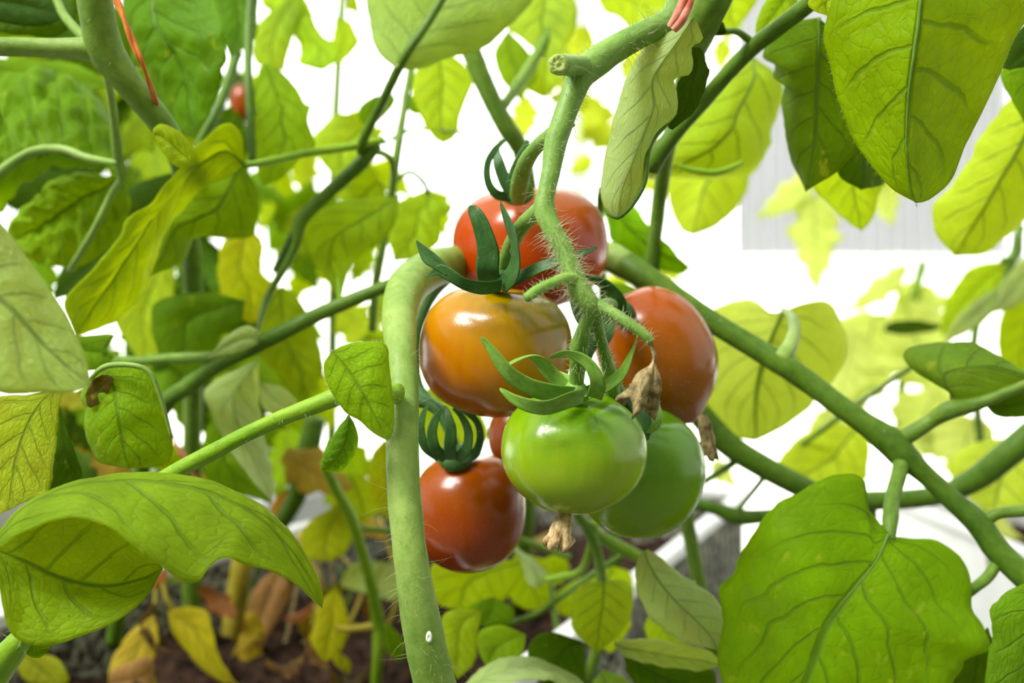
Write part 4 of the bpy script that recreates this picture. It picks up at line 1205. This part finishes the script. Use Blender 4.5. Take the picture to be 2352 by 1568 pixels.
# second green tomato
t2 = tomato('darker green unripe tomato tucked behind the front green tomato', 1466, 1080, .412, 150, 152, GR2, tilt=(10, 16), lobes=4, lob=.012, seed=2, dimple=.12, power=2.1)
edge_hairs(t2, 1466, 1080, .412, 149, 152, 700, 5)
cal = mesh_obj('calyx', *tube_geo(*px_path('1440,900,.384,30 1445,920,.388,60 1448,930,.390,50', 10), 16)[:2], M_SEPAL_DARK, t2)
ribbon(cal, '1468,888,.372,10 1486,908,.370,28 1504,938,.368,36 1508,965,.368,34 1500,985,.370,24 1480,1000,.373,6', M_SEPAL, twist=[.3, .9, .4], sub=True)
ribbon(cal, '1452,915,.380,34 1474,950,.374,38 1484,985,.372,28 1486,1010,.372,8', M_SEPAL_DARK, twist=.4, sub=True)
ribbon(cal, '1420,910,.378,30 1400,935,.385,30 1390,950,.39,8', M_SEPAL_DARK, twist=.4, sub=True)
# orange tomato
t3 = tomato('amber orange ripening tomato with dark green upright sepals at left', 1138, 802, .398, 174, 150, OR, tilt=(4, 6), lobes=5, lob=.018, seed=.5, dimple=.15, power=2.35)
edge_hairs(t3, 1138, 802, .398, 170, 146, 700, 7)
cal = mesh_obj('calyx', *tube_geo(*px_path('1148,628,.378,34 1148,645,.380,80 1148,660,.380,60', 10), 20)[:2], M_SEPAL_DARK, t3)
ribbon(cal, '1124,655,.369,50 1120,620,.363,54 1122,580,.361,54 1112,535,.360,46 1098,500,.360,36 1084,480,.361,24 1078,474,.361,8', M_SEPAL_DARK, twist=[.1, .5, .2], sub=True)
ribbon(cal, '1150,656,.365,44 1178,630,.359,44 1186,590,.356,40 1180,545,.355,38 1166,505,.356,26 1154,476,.357,12 1150,462,.357,4', M_SEPAL_DARK, twist=[.2, .6, .1], sub=True)
ribbon(cal, '1150,655,.363,30 1108,660,.359,36 1066,650,.357,34 1036,632,.357,32 1012,620,.358,28 992,628,.359,12 980,636,.360,4', M_SEPAL_DARK, twist=[.5, .9, .3], sub=True)
ribbon(cal, '1030,626,.357,20 1006,606,.358,30 984,590,.359,34 970,572,.360,26 960,558,.361,14 957,552,.361,4', M_SEPAL_DARK, twist=[.4, .2, .9], sub=True)
ribbon(cal, '1170,650,.367,26 1200,634,.361,30 1245,612,.357,32 1292,598,.355,30 1335,582,.355,20 1372,568,.356,6', M_SEPAL_DARK, twist=[.3, .7, .5], sub=True)
# red tomato at the top
t4 = tomato('large red orange tomato at the top behind the truss stalk', 1218, 568, .470, 176, 140, RD, tilt=(-4, 4), lobes=5, lob=.015, seed=2.2, dimple=.16, power=2.4)
cal = mesh_obj('calyx', *tube_geo(*px_path('1190,430,.440,36 1192,450,.443,70 1192,462,.446,60', 10), 16)[:2], M_SEPAL_DARK, t4)
ribbon(cal, '1178,452,.432,26 1140,446,.426,22 1120,415,.424,18 1120,375,.424,16 1138,342,.424,14 1162,320,.424,6', M_SEPAL_DARK, twist=[.5, .2, .6], sub=True)
ribbon(cal, '1182,450,.430,34 1160,415,.428,30 1146,375,.428,26 1142,345,.430,14 1150,325,.430,5', M_SEPAL_DARK, twist=.4, sub=True)
ribbon(cal, '1190,455,.424,46 1186,420,.420,46 1196,380,.418,40 1208,345,.417,26 1212,322,.417,8', M_SEPAL_DARK, twist=.3, sub=True)
ribbon(cal, '1212,452,.424,40 1200,425,.420,40 1206,400,.420,26 1222,385,.421,6', M_SEPAL, twist=.5, sub=True)
# right tomato
t5 = tomato('egg shaped orange tomato on the right with a pointed lower end', 1506, 812, .452, 132, 160, RD3, tilt=(-30, 4), lobes=3, lob=.010, seed=1, dimple=.05, power=2.1, point=.14)
edge_hairs(t5, 1506, 812, .440, 142, 150, 500, 9)
dried_flower(t5, '1610,955,.437,18 1616,968,.436,26 1620,990,.436,26 1624,1012,.436,28 1624,1032,.436,34 1626,1050,.436,40', M_DRY_DARK, seed=7)
cal = mesh_obj('calyx', *tube_geo(*px_path('1405,695,.425,30 1425,712,.428,54 1436,722,.432,50', 10), 14)[:2], M_SEPAL_DARK, t5)
ribbon(cal, '1418,720,.418,30 1420,690,.414,44 1400,660,.412,44 1370,642,.412,30 1345,632,.413,8', M_SEPAL_DARK, twist=[.3, .7, .3], sub=True)
ribbon(cal, '1405,720,.420,30 1395,760,.412,34 1388,790,.410,20 1384,806,.410,6', M_SEPAL_DARK, twist=.5, sub=True)
ribbon(cal, '1390,720,.420,40 1345,735,.405,54 1322,700,.400,44 1315,660,.400,14', M_SEPAL_DARK, twist=.4, sub=True)
ribbon(cal, '1392,730,.420,40 1352,780,.410,54 1336,830,.408,44 1330,872,.408,10', M_SEPAL_DARK, twist=.4, sub=True)
P_, R_ = px_path('1368,712,.338,30 1384,700,.365,28 1400,698,.400,28 1412,704,.428,30', 20)
v, f, u = tube_geo(P_, R_, 12)
mesh_obj('pedicel', v, f, M_TRUSS, t5, u)
# lower red tomato
t6 = tomato('deep red tomato hanging low behind the thick front stem', 1076, 1172, .445, 130, 138, RD2, tilt=(0, 3), lobes=5, lob=.012, seed=.9, dimple=.12, power=2.2)
cal = mesh_obj('calyx', *tube_geo(*px_path('1045,1030,.428,40 1045,1046,.430,84 1045,1056,.432,70', 10), 16)[:2], M_SEPAL_DARK, t6)
for (a_) in ['1060,1052,.412,28 1092,1040,.406,24 1104,1005,.404,22 1096,968,.405,20 1070,945,.407,16 1050,935,.409,6',
             '1048,1054,.408,28 1072,1030,.402,26 1076,990,.401,24 1060,955,.402,18 1040,938,.404,6',
             '1036,1054,.408,28 1034,1020,.402,28 1036,985,.401,26 1030,955,.402,18 1025,935,.404,6',
             '1024,1052,.410,28 1000,1030,.404,26 992,995,.403,24 1000,962,.404,18 1014,940,.405,6',
             '1010,1050,.414,24 976,1025,.410,22 966,985,.409,20 972,950,.410,14 985,930,.411,5']:
    ribbon(cal, a_, M_SEPAL_DARK, twist=.3, sub=True)
P_, R_ = px_path('1045,1050,.430,26 1036,1000,.432,26 1020,960,.434,28 990,930,.436,28 940,915,.44,30 900,900,.46,28', 24)
v, f, u = tube_geo(P_, R_, 12)
mesh_obj('pedicel', v, f, M_SEPAL_DARK, t6, u)
# partly hidden ones
t7 = tomato('red tomato barely showing between the orange and green tomatoes', 1196, 1000, .52, 76, 80, RD2, lobes=5, lob=.01)
mesh_obj('calyx', *tube_geo(*px_path('1192,905,.518,18 1194,925,.518,40 1195,935,.518,36', 8), 12)[:2], M_SEPAL_DARK, t7)
t8 = tomato('small brownish red tomato far back behind the left stems', 556, 236, .92, 26, 44, RD2, lobes=4, lob=.01)
mesh_obj('calyx', *tube_geo(*px_path('556,186,.92,8 556,194,.92,20 556,199,.92,18', 8), 10)[:2], M_SEPAL_DARK, t8)
t9 = tomato('small orange red tomato glimpsed behind the pale folded leaf', 1498, 362, .62, 34, 46, RD2, lobes=4, lob=.01)
mesh_obj('calyx', *tube_geo(*px_path('1498,310,.62,8 1498,318,.62,24 1498,324,.62,20', 8), 10)[:2], M_SEPAL_DARK, t9)


# ================================================================== strings
def twine(label, s, mat, strands=2, turns=9):
    P, R = px_path(s, 60)
    T, N, B = frames(P)
    root = thing('support_string', label, 'string', P[-1])
    for q in range(strands):
        a = np.linspace(0, turns, 60) + q * 2 * math.pi / strands
        Q = P + (N * np.cos(a)[:, None] + B * np.sin(a)[:, None]) * (R * .45)[:, None]
        v, f, u = tube_geo(Q, R * .62, 8)
        mesh_obj('strand', v, f, mat, root, u)
    return root


twine('orange support string running down along the thick upper left stem', '240,-60,.40,17 268,0,.396,17 300,85,.394,17 328,150,.396,15 348,205,.41,13 372,280,.45,10', M_TWINE)
twine('salmon red support string tied at the top of the truss', '1600,-60,.352,34 1580,-10,.349,34 1562,40,.348,36 1545,66,.350,30', M_TWINE_RED, 3, 1.6)
twine('salmon string hanging low between the left leaves', '380,960,.62,12 400,1010,.62,12 430,1062,.62,12 470,1150,.63,12', M_TWINE_RED)
twine('orange string glimpsed behind the long light leaf at the upper left', '480,270,.63,10 470,300,.63,12 462,330,.63,10', M_TWINE)

# down on the rims of the near leaves
def rim_hairs(o, step, ln, seed):
    rng = random.Random(seed)
    me = o.data
    V, F = [], []
    n = len(me.vertices)
    bc = {}
    for e in me.polygons:
        vs = list(e.vertices)
        for i in range(4):
            kk = tuple(sorted((vs[i], vs[(i + 1) % 4])))
            bc[kk] = bc.get(kk, 0) + 1
    cen = sum((v.co for v in me.vertices), Vector()) / n
    for (a, b), c in bc.items():
        if c == 1:
            for _ in range(step):
                f_ = rng.random()
                p = me.vertices[a].co.lerp(me.vertices[b].co, f_)
                d = (p - cen).normalized()
                hair_geo(V, F, np.array(p), np.array(d) + np.array((rng.uniform(-.4, .4), rng.uniform(-.4, .4), rng.uniform(-.4, .4))), np.array((0, 0, -.3)), ln * rng.uniform(.4, 1.1), .00004)
    h = mesh_obj('fine_hairs', V, F, M_HAIR, o)
    h['kind'] = 'stuff'


rim_hairs(sm, 3, .0014, 1)
rim_hairs(ur, 2, .0010, 2)
